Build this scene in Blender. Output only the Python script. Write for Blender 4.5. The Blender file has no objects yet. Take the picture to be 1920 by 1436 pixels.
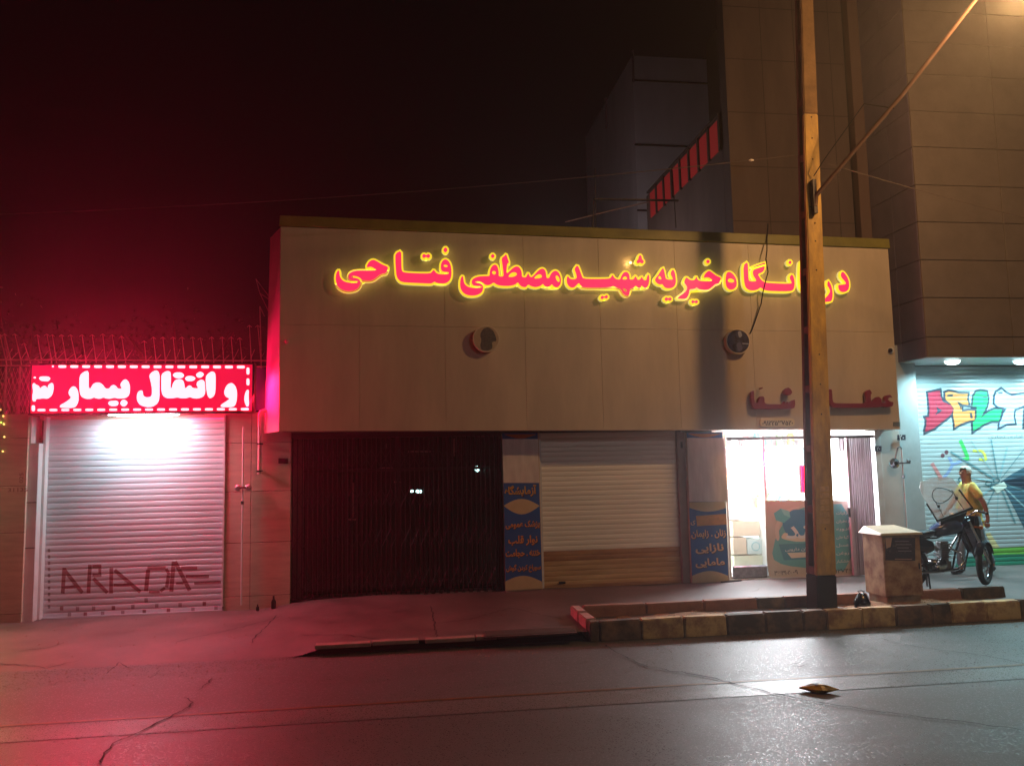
import bpy, bmesh, math, random, unicodedata
from mathutils import Vector, Matrix
random.seed(7)
sc = bpy.context.scene
COL = sc.collection
R = math.radians

# ------------------------------------------------------------------ camera
F = 1500.0; YAW = R(8); PITCH = math.atan(.099); ROLL = R(1.2); EYE = 2.05
fw = Vector((math.sin(YAW)*math.cos(PITCH), math.cos(YAW)*math.cos(PITCH), math.sin(PITCH)))
r0 = Vector((math.cos(YAW), -math.sin(YAW), 0)); u0 = r0.cross(fw)
rt = r0*math.cos(ROLL)-u0*math.sin(ROLL); up = u0*math.cos(ROLL)+r0*math.sin(ROLL)
cd = bpy.data.cameras.new('camera'); cam = bpy.data.objects.new('camera', cd); COL.objects.link(cam)
cam.matrix_world = Matrix(((rt.x, up.x, -fw.x, 0), (rt.y, up.y, -fw.y, 0), (rt.z, up.z, -fw.z, EYE), (0, 0, 0, 1)))
cd.sensor_width = 36; cd.lens = 36*F/1920; cd.clip_end = 500; cd.clip_start = .05
sc.camera = cam
def ray(x, y): return fw*F+rt*(x-960)-up*(y-718)
def PY(x, y, D):                # point of a vertical plane parallel to the street
    d = ray(x, y); t = D/d.y; return Vector((d.x*t, D, EYE+d.z*t))
def PZ(x, y, z):
    d = ray(x, y); t = (z-EYE)/d.z; return Vector((d.x*t, d.y*t, z))

# ------------------------------------------------------------------ world and exposure
w = bpy.data.worlds.new('World'); sc.world = w; w.use_nodes = True
bg = w.node_tree.nodes['Background']; bg.inputs[0].default_value = (.0075, .0036, .0045, 1); bg.inputs[1].default_value = .22
sc.view_settings.view_transform = 'Standard'; sc.view_settings.look = 'None'
sc.view_settings.exposure = 0; sc.view_settings.gamma = 1; sc.view_settings.use_curve_mapping = False
sc.render.engine = 'CYCLES'
sc.cycles.use_denoising = True
sc.cycles.max_bounces = 6; sc.cycles.diffuse_bounces = 3; sc.cycles.glossy_bounces = 3; sc.cycles.volume_bounces = 0
sc.cycles.transparent_max_bounces = 12; sc.cycles.sample_clamp_indirect = 6
sc.cycles.caustics_reflective = False; sc.cycles.caustics_refractive = False

def lamp(name, typ, loc, energy, color, parent=None, target=None, **kw):
    l = bpy.data.lights.new(name, typ); l.energy = energy; l.color = color
    for k, v in kw.items(): setattr(l, k, v)
    o = bpy.data.objects.new(name, l); COL.objects.link(o); o.location = loc
    if target is not None:
        o.rotation_euler = (Vector(target)-Vector(loc)).to_track_quat('-Z', 'Y').to_euler()
    return o
L_LAMP = PY(1893, -40, 7.5)
SODIUM = (1, .53, .21); COOL = (.72, .93, 1.0)
lamp('street_lamp_light', 'POINT', L_LAMP-Vector((0, .12, .30)), 510, SODIUM, shadow_soft_size=.15)
lamp('opposite_lamp_light', 'POINT', (8.5, -6.0, 7.45), 440, (1, .90, .86), shadow_soft_size=.12)
lamp('led_sign_light', 'AREA', (-3.65, 11.96, 3.2), 400, (1, .006, .075), target=(-1.2, 8.0, .5), shape='RECTANGLE', size=2.9, size_y=.6)
lamp('led_sign_top_light', 'AREA', (-3.65, 12.02, 3.64), 14, (1, .01, .05), target=(-3.65, 12.1, 6), shape='RECTANGLE', size=2.9, size_y=.06)
lamp('led_sign_end_light', 'AREA', (-2.10, 12.02, 3.15), 14, (1, .01, .045), target=(-1.2, 12.15, 2.6), shape='RECTANGLE', size=.06, size_y=.6)
lamp('led_sign_low_light', 'AREA', (-3.1, 12.04, 2.84), 4, (1, .01, .04), target=(-2.6, 12.3, 1.6), shape='RECTANGLE', size=1.8, size_y=.05)
lamp('tube_light', 'AREA', (-3.72, 12.11, 2.80), 40, (.74, .92, 1), target=(-3.72, 12.26, 2.0), shape='RECTANGLE', size=1.0, size_y=.05)
lamp('shop_light', 'AREA', (6.4, 13.3, 2.50), 700, (.86, .96, 1), target=(6.4, 12.9, 0), shape='RECTANGLE', size=2.0, size_y=1.2)
lamp('shop_front_light', 'AREA', (6.0, 12.75, 2.3), 60, (.86, .95, 1), target=(5.6, 10.0, .1), shape='RECTANGLE', size=1.4, size_y=.4)
lamp('shop_red_light', 'POINT', (6.05, 12.30, 2.0), 45, (1, .02, .10), shadow_soft_size=.12)
for i, xx in enumerate((9.02, 10.35, 11.7)):
    lamp('soffit_light', 'SPOT', (xx, 12.05, 3.50), (320 if i == 0 else 400), (.50, .93, 1), target=(xx, 12.25, 0), spot_size=R(165), spot_blend=.7, shadow_soft_size=.07)
lamp('added_roof_fill_light', 'POINT', (3.4, 16.5, 5.95), 120, (1, .86, .88), shadow_soft_size=.1)  # added lamp, unseen behind the fascia, brightens the grey building
lamp('left_window_light', 'AREA', (-6.3, 12.3, 1.7), 40, (1, .78, .34), target=(-5.2, 9.5, 0), shape='RECTANGLE', size=.9, size_y=1.2)

# ------------------------------------------------------------------ helpers
def srgb(r, g, b):
    f = lambda c: (c/12.92 if c <= .04045 else ((c+.055)/1.055)**2.4)
    return (f(r/255), f(g/255), f(b/255), 1)
MC = {}
def mat(name, c, rough=.6, metal=0, ns=0, na=.25, bump=0, bs=40, spec=.5, emit=None, es=1, c2=None, streak=None, trans=0, alpha=1, contrast=(.35, .65), rvar=0):
    if name in MC: return MC[name]
    m = bpy.data.materials.new(name); m.use_nodes = True; nt = m.node_tree; N = nt.nodes; Lk = nt.links
    p = N['Principled BSDF']; p.inputs['Base Color'].default_value = c if len(c) == 4 else (*c, 1)
    p.inputs['Roughness'].default_value = rough; p.inputs['Metallic'].default_value = metal
    p.inputs['Specular IOR Level'].default_value = spec
    if trans: p.inputs['Transmission Weight'].default_value = trans
    if alpha < 1: p.inputs['Alpha'].default_value = alpha
    if emit is not None:
        p.inputs['Emission Color'].default_value = emit if len(emit) == 4 else (*emit, 1); p.inputs['Emission Strength'].default_value = es
    g = N.new('ShaderNodeNewGeometry'); mp = N.new('ShaderNodeMapping'); Lk.new(g.outputs['Position'], mp.inputs[0])
    if streak: mp.inputs['Scale'].default_value = streak
    if ns:
        n1 = N.new('ShaderNodeTexNoise'); n1.inputs['Scale'].default_value = ns; n1.inputs['Detail'].default_value = 8; n1.inputs['Roughness'].default_value = .65
        Lk.new(mp.outputs[0], n1.inputs['Vector'])
        rm = N.new('ShaderNodeValToRGB'); rm.color_ramp.elements[0].position = contrast[0]; rm.color_ramp.elements[1].position = contrast[1]
        cc = c if len(c) == 4 else (*c, 1)
        dark = c2 if c2 else tuple(v*(1-na) for v in cc[:3])+(1,)
        rm.color_ramp.elements[0].color = dark; rm.color_ramp.elements[1].color = cc
        Lk.new(n1.outputs[0], rm.inputs[0]); Lk.new(rm.outputs[0], p.inputs['Base Color'])
        if rvar:
            mr = N.new('ShaderNodeMapRange'); mr.inputs[3].default_value = rough-rvar; mr.inputs[4].default_value = rough+rvar
            Lk.new(n1.outputs[0], mr.inputs[0]); Lk.new(mr.outputs[0], p.inputs['Roughness'])
    if bump:
        n2 = N.new('ShaderNodeTexNoise'); n2.inputs['Scale'].default_value = bs; n2.inputs['Detail'].default_value = 6
        Lk.new(g.outputs['Position'], n2.inputs['Vector'])
        b = N.new('ShaderNodeBump'); b.inputs['Strength'].default_value = bump; b.inputs['Distance'].default_value = .01
        Lk.new(n2.outputs[0], b.inputs['Height']); Lk.new(b.outputs[0], p.inputs['Normal'])
    MC[name] = m; return m

ORG = {}
def _org(p):
    return ORG.get(p.name, Vector((0, 0, 0))) if p else Vector((0, 0, 0))
def tag(o, label=None, cat=None, group=None, kind=None):
    if label: o['label'] = label
    if cat: o['category'] = cat
    if group: o['group'] = group
    if kind: o['kind'] = kind
    return o
def thing(name, label, cat, loc=(0, 0, 0), group=None):
    o = bpy.data.objects.new(name, None); COL.objects.link(o); o.location = loc; o.empty_display_size = .1
    ORG[o.name] = Vector(loc); return tag(o, label, cat, group)
def link_mesh(name, me, parent=None, loc=None, m=None, smooth=False):
    """me is in world coordinates; shift to parent's origin (or to loc for a free object)"""
    o = bpy.data.objects.new(name, me); COL.objects.link(o)
    if parent:
        off = _org(parent); me.transform(Matrix.Translation(-off)); o.parent = parent; ORG[o.name] = off
    elif loc is not None:
        me.transform(Matrix.Translation(-Vector(loc))); o.location = loc; ORG[o.name] = Vector(loc)
    else: ORG[o.name] = Vector((0, 0, 0))
    if m: me.materials.clear(); me.materials.append(m)
    if smooth:
        for f in me.polygons: f.use_smooth = True
    return o

class MB:
    def __init__(s): s.v = []; s.f = []
    def add(s, vs, fs):
        b = len(s.v); s.v += [tuple(v) for v in vs]; s.f += [tuple(b+i for i in f) for f in fs]; return s
    def box(s, x0, x1, y0, y1, z0, z1):
        return s.add([(x0, y0, z0), (x1, y0, z0), (x1, y1, z0), (x0, y1, z0), (x0, y0, z1), (x1, y0, z1), (x1, y1, z1), (x0, y1, z1)],
                     [(0, 3, 2, 1), (4, 5, 6, 7), (0, 1, 5, 4), (1, 2, 6, 5), (2, 3, 7, 6), (3, 0, 4, 7)])
    def hexa(s, a, b):   # two 4-point rings
        return s.add(list(a)+list(b), [(3, 2, 1, 0), (4, 5, 6, 7), (0, 1, 5, 4), (1, 2, 6, 5), (2, 3, 7, 6), (3, 0, 4, 7)])
    def tube(s, pts, r, n=8, closed=False):
        pts = [Vector(p) for p in pts]; k = len(pts); rs = r if isinstance(r, (list, tuple)) else [r]*k
        rings = []; ref = None
        for i, p in enumerate(pts):
            a = pts[(i-1) % k] if (closed or i > 0) else p; b = pts[(i+1) % k] if (closed or i < k-1) else p
            t = (b-a).normalized()
            if ref is None: ref = Vector((0, 0, 1)) if abs(t.z) < .9 else Vector((1, 0, 0))
            u = t.cross(ref).normalized(); v = u.cross(t).normalized(); ref = v
            rings.append([p+(u*math.cos(2*math.pi*j/n)+v*math.sin(2*math.pi*j/n))*rs[i] for j in range(n)])
        vs = [q for rg in rings for q in rg]; fs = []
        for i in range(k if closed else k-1):
            i2 = (i+1) % k
            for j in range(n): fs.append((i*n+j, i*n+(j+1) % n, i2*n+(j+1) % n, i2*n+j))
        if not closed: fs += [tuple(range(n-1, -1, -1)), tuple((k-1)*n+j for j in range(n))]
        return s.add(vs, fs)
    def prism(s, pts, d):     # ring of 3D points extruded by vector d
        pts = [Vector(p) for p in pts]; n = len(pts); d = Vector(d)
        return s.add(pts+[p+d for p in pts], [tuple(range(n)), tuple(range(2*n-1, n-1, -1))]+[(i, i+n, (i+1) % n+n, (i+1) % n) for i in range(n)])
    def lathe(s, c, axis, prof, n=20):   # prof: (offset along axis, radius)
        c = Vector(c); ax = Vector(axis).normalized(); ref = Vector((0, 0, 1)) if abs(ax.z) < .9 else Vector((1, 0, 0))
        u = ax.cross(ref).normalized(); v = u.cross(ax); vs = []; fs = []
        for (h, r) in prof:
            for j in range(n): vs.append(c+ax*h+(u*math.cos(2*math.pi*j/n)+v*math.sin(2*math.pi*j/n))*r)
        for i in range(len(prof)-1):
            for j in range(n): fs.append((i*n+j, i*n+(j+1) % n, (i+1)*n+(j+1) % n, (i+1)*n+j))
        fs += [tuple(range(n-1, -1, -1)), tuple((len(prof)-1)*n+j for j in range(n))]
        return s.add(vs, fs)
    def mesh(s):
        me = bpy.data.meshes.new('m'); me.from_pydata(s.v, [], s.f); me.validate()
        b = bmesh.new(); b.from_mesh(me); bmesh.ops.recalc_face_normals(b, faces=b.faces); b.to_mesh(me); b.free(); return me
    def build(s, name, m, parent=None, loc=None, smooth=False, bevel=0, seg=1):
        me = s.mesh()
        if bevel:
            b = bmesh.new(); b.from_mesh(me)
            bmesh.ops.bevel(b, geom=[e for e in b.edges if len(e.link_faces) == 2 and e.calc_face_angle(0) > .5], offset=bevel, segments=seg, affect='EDGES'); b.to_mesh(me); b.free()
        o = link_mesh(name, me, parent, loc, m)
        if smooth:
            for f in me.polygons: f.use_smooth = True
            try: me.set_sharp_from_angle(angle=R(40))
            except Exception: pass
        return o
def box(name, m, x0, x1, y0, y1, z0, z1, parent=None, bevel=0, **kw):
    return MB().box(x0, x1, y0, y1, z0, z1).build(name, m, parent, bevel=bevel, **kw)
def share(o, name, dx=0, dy=0, dz=0):   # a copy of a part under the same parent, same mesh data
    c = o.copy(); c.name = name; COL.objects.link(c); c.location = o.location+Vector((dx, dy, dz)); ORG[c.name] = ORG.get(o.name, Vector()); return c

def chaikin(pts, it=1, q=.22):
    for _ in range(it):
        out = []
        for i in range(len(pts)):
            a = pts[i]; b = pts[(i+1) % len(pts)]
            out += [(a[0]*(1-q)+b[0]*q, a[1]*(1-q)+b[1]*q), (a[0]*q+b[0]*(1-q), a[1]*q+b[1]*(1-q))]
        pts = out
    return pts
def curve_mesh(loops, extrude=0, offset=0):
    cu = bpy.data.curves.new('c', 'CURVE'); cu.dimensions = '2D'; cu.fill_mode = 'BOTH'; cu.extrude = extrude; cu.offset = offset
    for lp in loops:
        sp = cu.splines.new('POLY'); sp.points.add(len(lp)-1)
        for i, p in enumerate(lp): sp.points[i].co = (p[0], p[1], 0, 1)
        sp.use_cyclic_u = True
    ob = bpy.data.objects.new('c', cu); COL.objects.link(ob)
    me = bpy.data.meshes.new_from_object(ob.evaluated_get(bpy.context.evaluated_depsgraph_get()))
    bpy.data.objects.remove(ob); bpy.data.curves.remove(cu)
    return me
def to_wall(me, y):   # XY -> XZ at wall distance y; local z becomes towards the street
    for v in me.vertices:
        x, yy, z = v.co; v.co = (x, y-z, yy)
    b = bmesh.new(); b.from_mesh(me); bmesh.ops.remove_doubles(b, verts=b.verts, dist=1e-5); bmesh.ops.recalc_face_normals(b, faces=b.faces); b.to_mesh(me); b.free()
    return me
def crop(u, o, s): return [(o[0]+a*s, o[1]+b*s) for a, b in u]
def loop_px(pts, D):
    out = []
    for p in pts:
        q = PY(p[0], p[1], D); out.append((q.x, q.z))
    return out
def plate(name, loops_px, D, depth, m, parent=None, offset=0, smooth=1, q=.22):
    """outline(s) given where they stand on the plane y=D, front face at y=D"""
    lp = [chaikin(loop_px(l, D), smooth, q) if smooth else loop_px(l, D) for l in loops_px]
    me = curve_mesh(lp, depth/2, offset)
    return link_mesh(name, to_wall(me, D+depth/2), parent, None, m)

FORMS = {}
for c_ in range(0xFB50, 0xFEFD):
    d_ = unicodedata.decomposition(chr(c_)).split()
    if len(d_) == 2: FORMS.setdefault(chr(int(d_[1], 16)), {})[d_[0][1:-1]] = chr(c_)
def shape_text(s):
    o = []; i = 0
    for i, ch in enumerate(s):
        f = FORMS.get(ch)
        if not f: o.append(ch); continue
        p = i > 0 and s[i-1] in FORMS and 'initial' in FORMS[s[i-1]]
        n = i < len(s)-1 and s[i+1] in FORMS and 'initial' in f and 'final' in FORMS[s[i+1]]
        o.append(f.get('medial' if p and n else 'final' if p else 'initial' if n else 'isolated', ch))
    # digits keep their own left-to-right order
    out = []; buf = []
    for ch in o:
        if ch.isdigit(): buf.append(ch)
        else:
            if buf: out.append(''.join(buf)); buf = []
            out.append(ch)
    if buf: out.append(''.join(buf))
    return ''.join(reversed(out))
def text(name, s, x0, x1, zc, y, m, parent, h=None, bold=.012, rtl=True, rot=0):
    """flat printed text fitted between x0 and x1, centred at height zc, on plane y"""
    cu = bpy.data.curves.new('t', 'FONT'); cu.body = shape_text(s) if rtl else s; cu.offset = bold; cu.resolution_u = 3
    ob = bpy.data.objects.new('t', cu); COL.objects.link(ob)
    me = bpy.data.meshes.new_from_object(ob.evaluated_get(bpy.context.evaluated_depsgraph_get()))
    bpy.data.objects.remove(ob)
    xs = [v.co.x for v in me.vertices]; ys = [v.co.y for v in me.vertices]
    mx, Mx, my, My = min(xs), max(xs), min(ys), max(ys)
    k = (x1-x0)/(Mx-mx); kz = (h/(My-my)) if h else k
    b = bmesh.new(); b.from_mesh(me); bmesh.ops.remove_doubles(b, verts=b.verts, dist=1e-6)
    seen = set(); isl = 0
    for v in b.verts:
        if v in seen: continue
        st = [v]; seen.add(v)
        while st:
            q = st.pop(); q.co.z = isl*.0003
            for e in q.link_edges:
                o2 = e.other_vert(q)
                if o2 not in seen: seen.add(o2); st.append(o2)
        isl = (isl+1) % 6
    for v in b.verts:
        x = (v.co.x-(mx+Mx)/2)*k; z = (v.co.y-(my+My)/2)*kz; d = v.co.z
        if rot: x, z = x*math.cos(rot)-z*math.sin(rot), x*math.sin(rot)+z*math.cos(rot)
        v.co = ((x0+x1)/2+x, y-d, zc+z)
    b.to_mesh(me); b.free()
    return link_mesh(name, me, parent, None, m)
def textpx(name, s, px0, px1, py, D, m, parent, hpx=None, **kw):
    a = PY(px0, py, D); b = PY(px1, py, D); h = None
    if hpx: h = (PY(px0, py-hpx/2, D)-PY(px0, py+hpx/2, D)).z
    return text(name, s, a.x, b.x, (a.z+b.z)/2, D, m, parent, h=h, **kw)

# ------------------------------------------------------------------ materials
M_panel = mat('cream_composite_panel', srgb(204, 188, 164), .42, ns=1.9, na=.24, streak=(1, 1, .22), bump=.12, bs=5, contrast=(.25, .62))
M_joint = mat('dark_joint', (.05, .04, .035), .8); M_core = mat('panel_backing', srgb(176, 160, 138), .8)
M_cap = mat('olive_flashing', srgb(128, 122, 52), .45, ns=3, na=.3)
M_slab = mat('travertine_slab', srgb(196, 178, 158), .55, ns=5, na=.22, streak=(.5, 1, 3), bump=.15, bs=60)
M_dirt = mat('grimy_base', srgb(90, 70, 58), .8, ns=12, na=.5)
M_whitepaint = mat('white_painted_steel', srgb(212, 214, 214), .38, ns=6, na=.12, bump=.04, bs=20)
M_slat_l = mat('shutter_slat_silver', srgb(206, 214, 222), .36, metal=.15, ns=3, na=.1, streak=(.6, 1, 4))
M_slat_m = mat('shutter_slat_cream', srgb(240, 236, 228), .45, metal=.1, ns=2.2, na=.12, streak=(.4, 1, 5))
M_slat_brown = mat('shutter_slat_brown', srgb(186, 146, 104), .6, ns=2.2, c2=srgb(140, 96, 64), streak=(.5, 1, 4))  # brown tone for the slats near the shutter bottom
M_slat_tan = mat('shutter_slat_tan', srgb(208, 178, 136), .55, ns=2.2, c2=srgb(176, 140, 98), streak=(.5, 1, 4))
M_slat_d = mat('shutter_slat_galvanised', srgb(186, 196, 200), .35, metal=.2, ns=3, na=.1, streak=(.6, 1, 4))
M_stone = mat('grey_facade_stone', srgb(126, 114, 106), .5, ns=2.5, na=.2, bump=.08, bs=30)
M_stone_bluelit = mat('grey_stone_bluelit', srgb(116, 108, 136), .5, ns=2.5, na=.2, bump=.08, bs=30)  # bluish light on the side face is mixed into this stone colour
M_conc = mat('concrete_wall_dark', srgb(100, 84, 78), .85, ns=1.4, na=.35, streak=(1, 1, .25), bump=.2, bs=8)
M_conc2 = mat('plaster_far_wall', srgb(228, 220, 224), .9, ns=.8, na=.2, streak=(1, 1, .3))
M_soffit = mat('soffit_panel', srgb(190, 200, 200), .4, ns=3, na=.08)
M_darkmetal = mat('dark_brown_steel', srgb(30, 18, 18), .45, metal=.3, ns=12, na=.3)
M_black = mat('black_plastic', srgb(18, 18, 20), .4)
M_rubber = mat('rubber', srgb(22, 22, 23), .8, bump=.2, bs=90)
M_chrome = mat('chrome', srgb(190, 195, 200), .18, metal=1)
M_alloy = mat('engine_alloy', srgb(140, 145, 148), .4, metal=.8, ns=30, na=.3)
M_glassdark = mat('dark_glass', srgb(10, 9, 10), .06, spec=.8)
M_yellowpole = mat('pole_yellow_paint', srgb(204, 164, 72), .65, ns=7, na=.3, c2=srgb(150, 118, 62), streak=(1, 1, .3), bump=.3, bs=25)
M_polered = mat('pole_concrete_side', srgb(120, 66, 60), .8, ns=6, na=.3, bump=.3, bs=25)
M_polebase = mat('pole_black_base', srgb(34, 28, 28), .7, ns=10, na=.4, bump=.3, bs=40)
M_kerb_y = mat('kerb_peeling_yellow', srgb(196, 170, 118), .8, ns=5, c2=srgb(140, 108, 80), contrast=(.42, .6), bump=.5, bs=28)
M_kerb_k = mat('kerb_worn_black', srgb(132, 104, 78), .8, ns=4, c2=srgb(74, 64, 50), contrast=(.44, .66), bump=.5, bs=28)
M_kerb_r = mat('kerb_reddish_concrete', srgb(150, 104, 84), .85, ns=6, na=.35, bump=.5, bs=24)
M_soil = mat('dry_soil', srgb(150, 112, 78), .95, ns=14, na=.55, bump=1.0, bs=50)
M_pave = mat('pavement_asphalt_dusty', srgb(104, 90, 88), .6, ns=1.3, na=.5, bump=.35, bs=70, rvar=.12)
M_crack = mat('crack_fill', (.012, .010, .010), .9)
M_ledwhite = mat('led_lit', (1, .5, .5), .5, emit=(1, .048, .054), es=20)
M_ledred = mat('led_field', srgb(90, 0, 20), .5, emit=srgb(226, 14, 62), es=1.05)
M_letterface = mat('letter_face_pink', srgb(200, 20, 60), .4, emit=(1, .03, .125), es=1.0)
M_letterrim = mat('letter_glow_yellow', srgb(240, 220, 60), .4, emit=(1.0, .80, .03), es=.88)
M_letterglow = mat('letter_side_warm', srgb(250, 240, 170), .4, emit=(1, .90, .35), es=.5)
M_crimson = mat('crimson_letter', srgb(132, 24, 50), .45, ns=10, na=.15)
M_tube = mat('tube_lit', (1, 1, 1), .5, emit=(.9, .97, 1), es=9)

# asphalt
def asphalt(name, base, rough0, rough1, chips):
    m = bpy.data.materials.new(name); m.use_nodes = True; N = m.node_tree.nodes; Lk = m.node_tree.links; p = N['Principled BSDF']
    g = N.new('ShaderNodeNewGeometry')
    n1 = N.new('ShaderNodeTexNoise'); n1.inputs['Scale'].default_value = .55; n1.inputs['Detail'].default_value = 10; n1.inputs['Roughness'].default_value = .62
    mp = N.new('ShaderNodeMapping'); mp.inputs['Scale'].default_value = (.35, 1.5, 1); Lk.new(g.outputs['Position'], mp.inputs[0]); Lk.new(mp.outputs[0], n1.inputs['Vector'])
    vo = N.new('ShaderNodeTexVoronoi'); vo.inputs['Scale'].default_value = chips; Lk.new(g.outputs['Position'], vo.inputs['Vector'])
    rmp = N.new('ShaderNodeValToRGB'); rmp.color_ramp.elements[0].color = (base*.5, base*.5, base*.5, 1); rmp.color_ramp.elements[1].color = (base*1.5, base*1.45, base*1.42, 1)
    sep = N.new('ShaderNodeSeparateColor'); Lk.new(vo.outputs['Color'], sep.inputs[0])
    mx = N.new('ShaderNodeMath'); mx.operation = 'MULTIPLY_ADD'; mx.inputs[1].default_value = .45
    Lk.new(sep.outputs[0], mx.inputs[0])
    ml = N.new('ShaderNodeMath'); ml.operation = 'MULTIPLY'; ml.inputs[1].default_value = .6; Lk.new(n1.outputs[0], ml.inputs[0]); Lk.new(ml.outputs[0], mx.inputs[2])
    Lk.new(mx.outputs[0], rmp.inputs[0]); Lk.new(rmp.outputs[0], p.inputs['Base Color'])
    mr = N.new('ShaderNodeMapRange'); mr.inputs[1].default_value = .3; mr.inputs[2].default_value = .7; mr.inputs[3].default_value = rough0; mr.inputs[4].default_value = rough1
    Lk.new(n1.outputs[0], mr.inputs[0]); Lk.new(mr.outputs[0], p.inputs['Roughness'])
    gt = N.new('ShaderNodeMath'); gt.operation = 'GREATER_THAN'; gt.inputs[1].default_value = .90; Lk.new(sep.outputs[1], gt.inputs[0])
    sb = N.new('ShaderNodeMath'); sb.operation = 'MULTIPLY_ADD'; sb.inputs[1].default_value = -.24; Lk.new(gt.outputs[0], sb.inputs[0]); Lk.new(mr.outputs[0], sb.inputs[2]); Lk.new(sb.outputs[0], p.inputs['Roughness'])
    b1 = N.new('ShaderNodeBump'); b1.inputs['Strength'].default_value = .65; b1.inputs['Distance'].default_value = .0022; Lk.new(sep.outputs[2], b1.inputs['Height'])
    n3 = N.new('ShaderNodeTexNoise'); n3.inputs['Scale'].default_value = 260; Lk.new(g.outputs['Position'], n3.inputs['Vector'])
    b2 = N.new('ShaderNodeBump'); b2.inputs['Strength'].default_value = .5; b2.inputs['Distance'].default_value = .002; Lk.new(n3.outputs[0], b2.inputs['Height']); Lk.new(b1.outputs[0], b2.inputs['Normal'])
    Lk.new(b2.outputs[0], p.inputs['Normal']); p.inputs['Specular IOR Level'].default_value = .45
    return m
M_road = asphalt('road_asphalt', .088, .42, .60, 105)
M_mark = asphalt('worn_road_paint', .12, .30, .42, 120)
M_marky = mat('worn_yellow_line', srgb(120, 86, 40), .5, ns=8, na=.5)

# ------------------------------------------------------------------ ground
def sm(a, b, x):
    t = max(0, min(1, (x-a)/(b-a))); return t*t*(3-2*t)
def gz(x, y):
    t = sm(9.7, 12.4, y)
    right = .0+.10*t; left = -.045+.03*t
    k = sm(-2.4, -.9, x)
    z = left*(1-k)+right*k
    ramp = sm(9.62, 10.55, y)
    e = 1-sm(-1.3, -.7, x)          # open ramp on the left, kerb edge on the right
    z = z*(1-e)+(-.124*(1-ramp)+z*ramp)*e
    return z
def grid(name, x0, x1, nx, y0, y1, ny, fz, m, kind='structure', parent=None):
    vs = [(x0+(x1-x0)*i/nx, y0+(y1-y0)*j/ny, 0) for j in range(ny+1) for i in range(nx+1)]
    vs = [(a, b, fz(a, b)) for a, b, _ in vs]
    fs = [(j*(nx+1)+i, j*(nx+1)+i+1, (j+1)*(nx+1)+i+1, (j+1)*(nx+1)+i) for j in range(ny) for i in range(nx)]
    o = MB().add(vs, fs).build(name, m, parent, smooth=True); 
    if kind and not parent: o['kind'] = kind
    return o
grid('ground', -150, 150, 4, -90, 200, 4, lambda x, y: -.30, mat('dark_ground', (.05, .045, .04), .9))
def rz(x, y):
    return -.12
road = grid('road', -60, 60, 60, -7, 9.9, 24, rz, M_road)
def pz(x, y):
    n = .006*math.sin(x*2.3+y*1.7)+.005*math.sin(x*5.1-y*3.3)
    return gz(x, y)+n*sm(9.9, 10.3, y)
pave = grid('pavement', -30, 30, 360, 9.70, 15.6, 60, pz, M_pave)
MB().box(-60, 60, -11, -7, -.25, .02).build('opposite_pavement', M_pave)['kind'] = 'structure'

def band(name, pts, wd, z, m, parent):
    """flat ribbon along world points on a ground sheet"""
    vs = []; fs = []
    for i, p in enumerate(pts):
        a = pts[max(0, i-1)]; b = pts[min(len(pts)-1, i+1)]
        t = Vector((b[0]-a[0], b[1]-a[1])).normalized(); n = Vector((-t.y, t.x)); ww = wd[i] if isinstance(wd, list) else wd
        zz = z(p[0], p[1]) if callable(z) else z
        vs += [(p[0]+n.x*ww/2, p[1]+n.y*ww/2, zz), (p[0]-n.x*ww/2, p[1]-n.y*ww/2, zz)]
        if i: fs.append((2*i-2, 2*i-1, 2*i+1, 2*i))
    return MB().add(vs, fs).build(name, m, parent)
# road markings (world line along the street)
def lane(x): return 7.42-.006*(x-1)
ml_ = band('lane_marking', [(x, lane(x)) for x in range(-40, 41, 2)], .42, -.116, M_mark, road)
band('edge_line', [(x, lane(x)+.24) for x in range(-40, 41, 2)], .045, -.1125, M_marky, road)
def crack(pts, wpx, parent=road, z=-.1085, jag=.03, nseg=7, seed=1):
    rnd = random.Random(seed); P = [PZ(a, b, -.12 if not callable(z) else z(0, 11)) for a, b in pts]; out = []; ws = []
    for i in range(len(P)-1):
        L = (P[i+1]-P[i]).length; n = max(2, int(L/.06))
        for k in range(n):
            t = k/n; q = P[i].lerp(P[i+1], t); out.append((q.x+rnd.uniform(-jag, jag)*.5, q.y+rnd.uniform(-jag, jag))); ws.append(wpx*rnd.uniform(.45, 1.4))
    out.append((P[-1].x, P[-1].y)); ws.append(wpx*.3); ws[0] = wpx*.3
    return band('crack', out, ws, z, M_crack, parent)
crack([(185, 1436), (196, 1412), (215, 1395), (300, 1355), (348, 1330), (362, 1318), (345, 1309)], .015, seed=2)
crack([(372, 1296), (388, 1284), (398, 1272)], .013, seed=3)
crack([(284, 1272), (302, 1256)], .009, seed=4)
crack([(1132, 1209), (1168, 1231), (1215, 1251), (1290, 1264), (1330, 1270), (1395, 1288), (1430, 1297), (1500, 1312)], .017, seed=5)
crack([(1500, 1312), (1580, 1325), (1700, 1343), (1800, 1352), (1920, 1372)], .013, seed=6)
crack([(1555, 1188), (1650, 1197), (1690, 1208), (1760, 1220), (1850, 1230), (1920, 1246)], .012, seed=7)
crack([(1472, 1248), (1500, 1243), (1518, 1246), (1500, 1251), (1484, 1250)], .014, seed=8, jag=.01)
zc = lambda x, y: pz(x, y)+.0045
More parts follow.
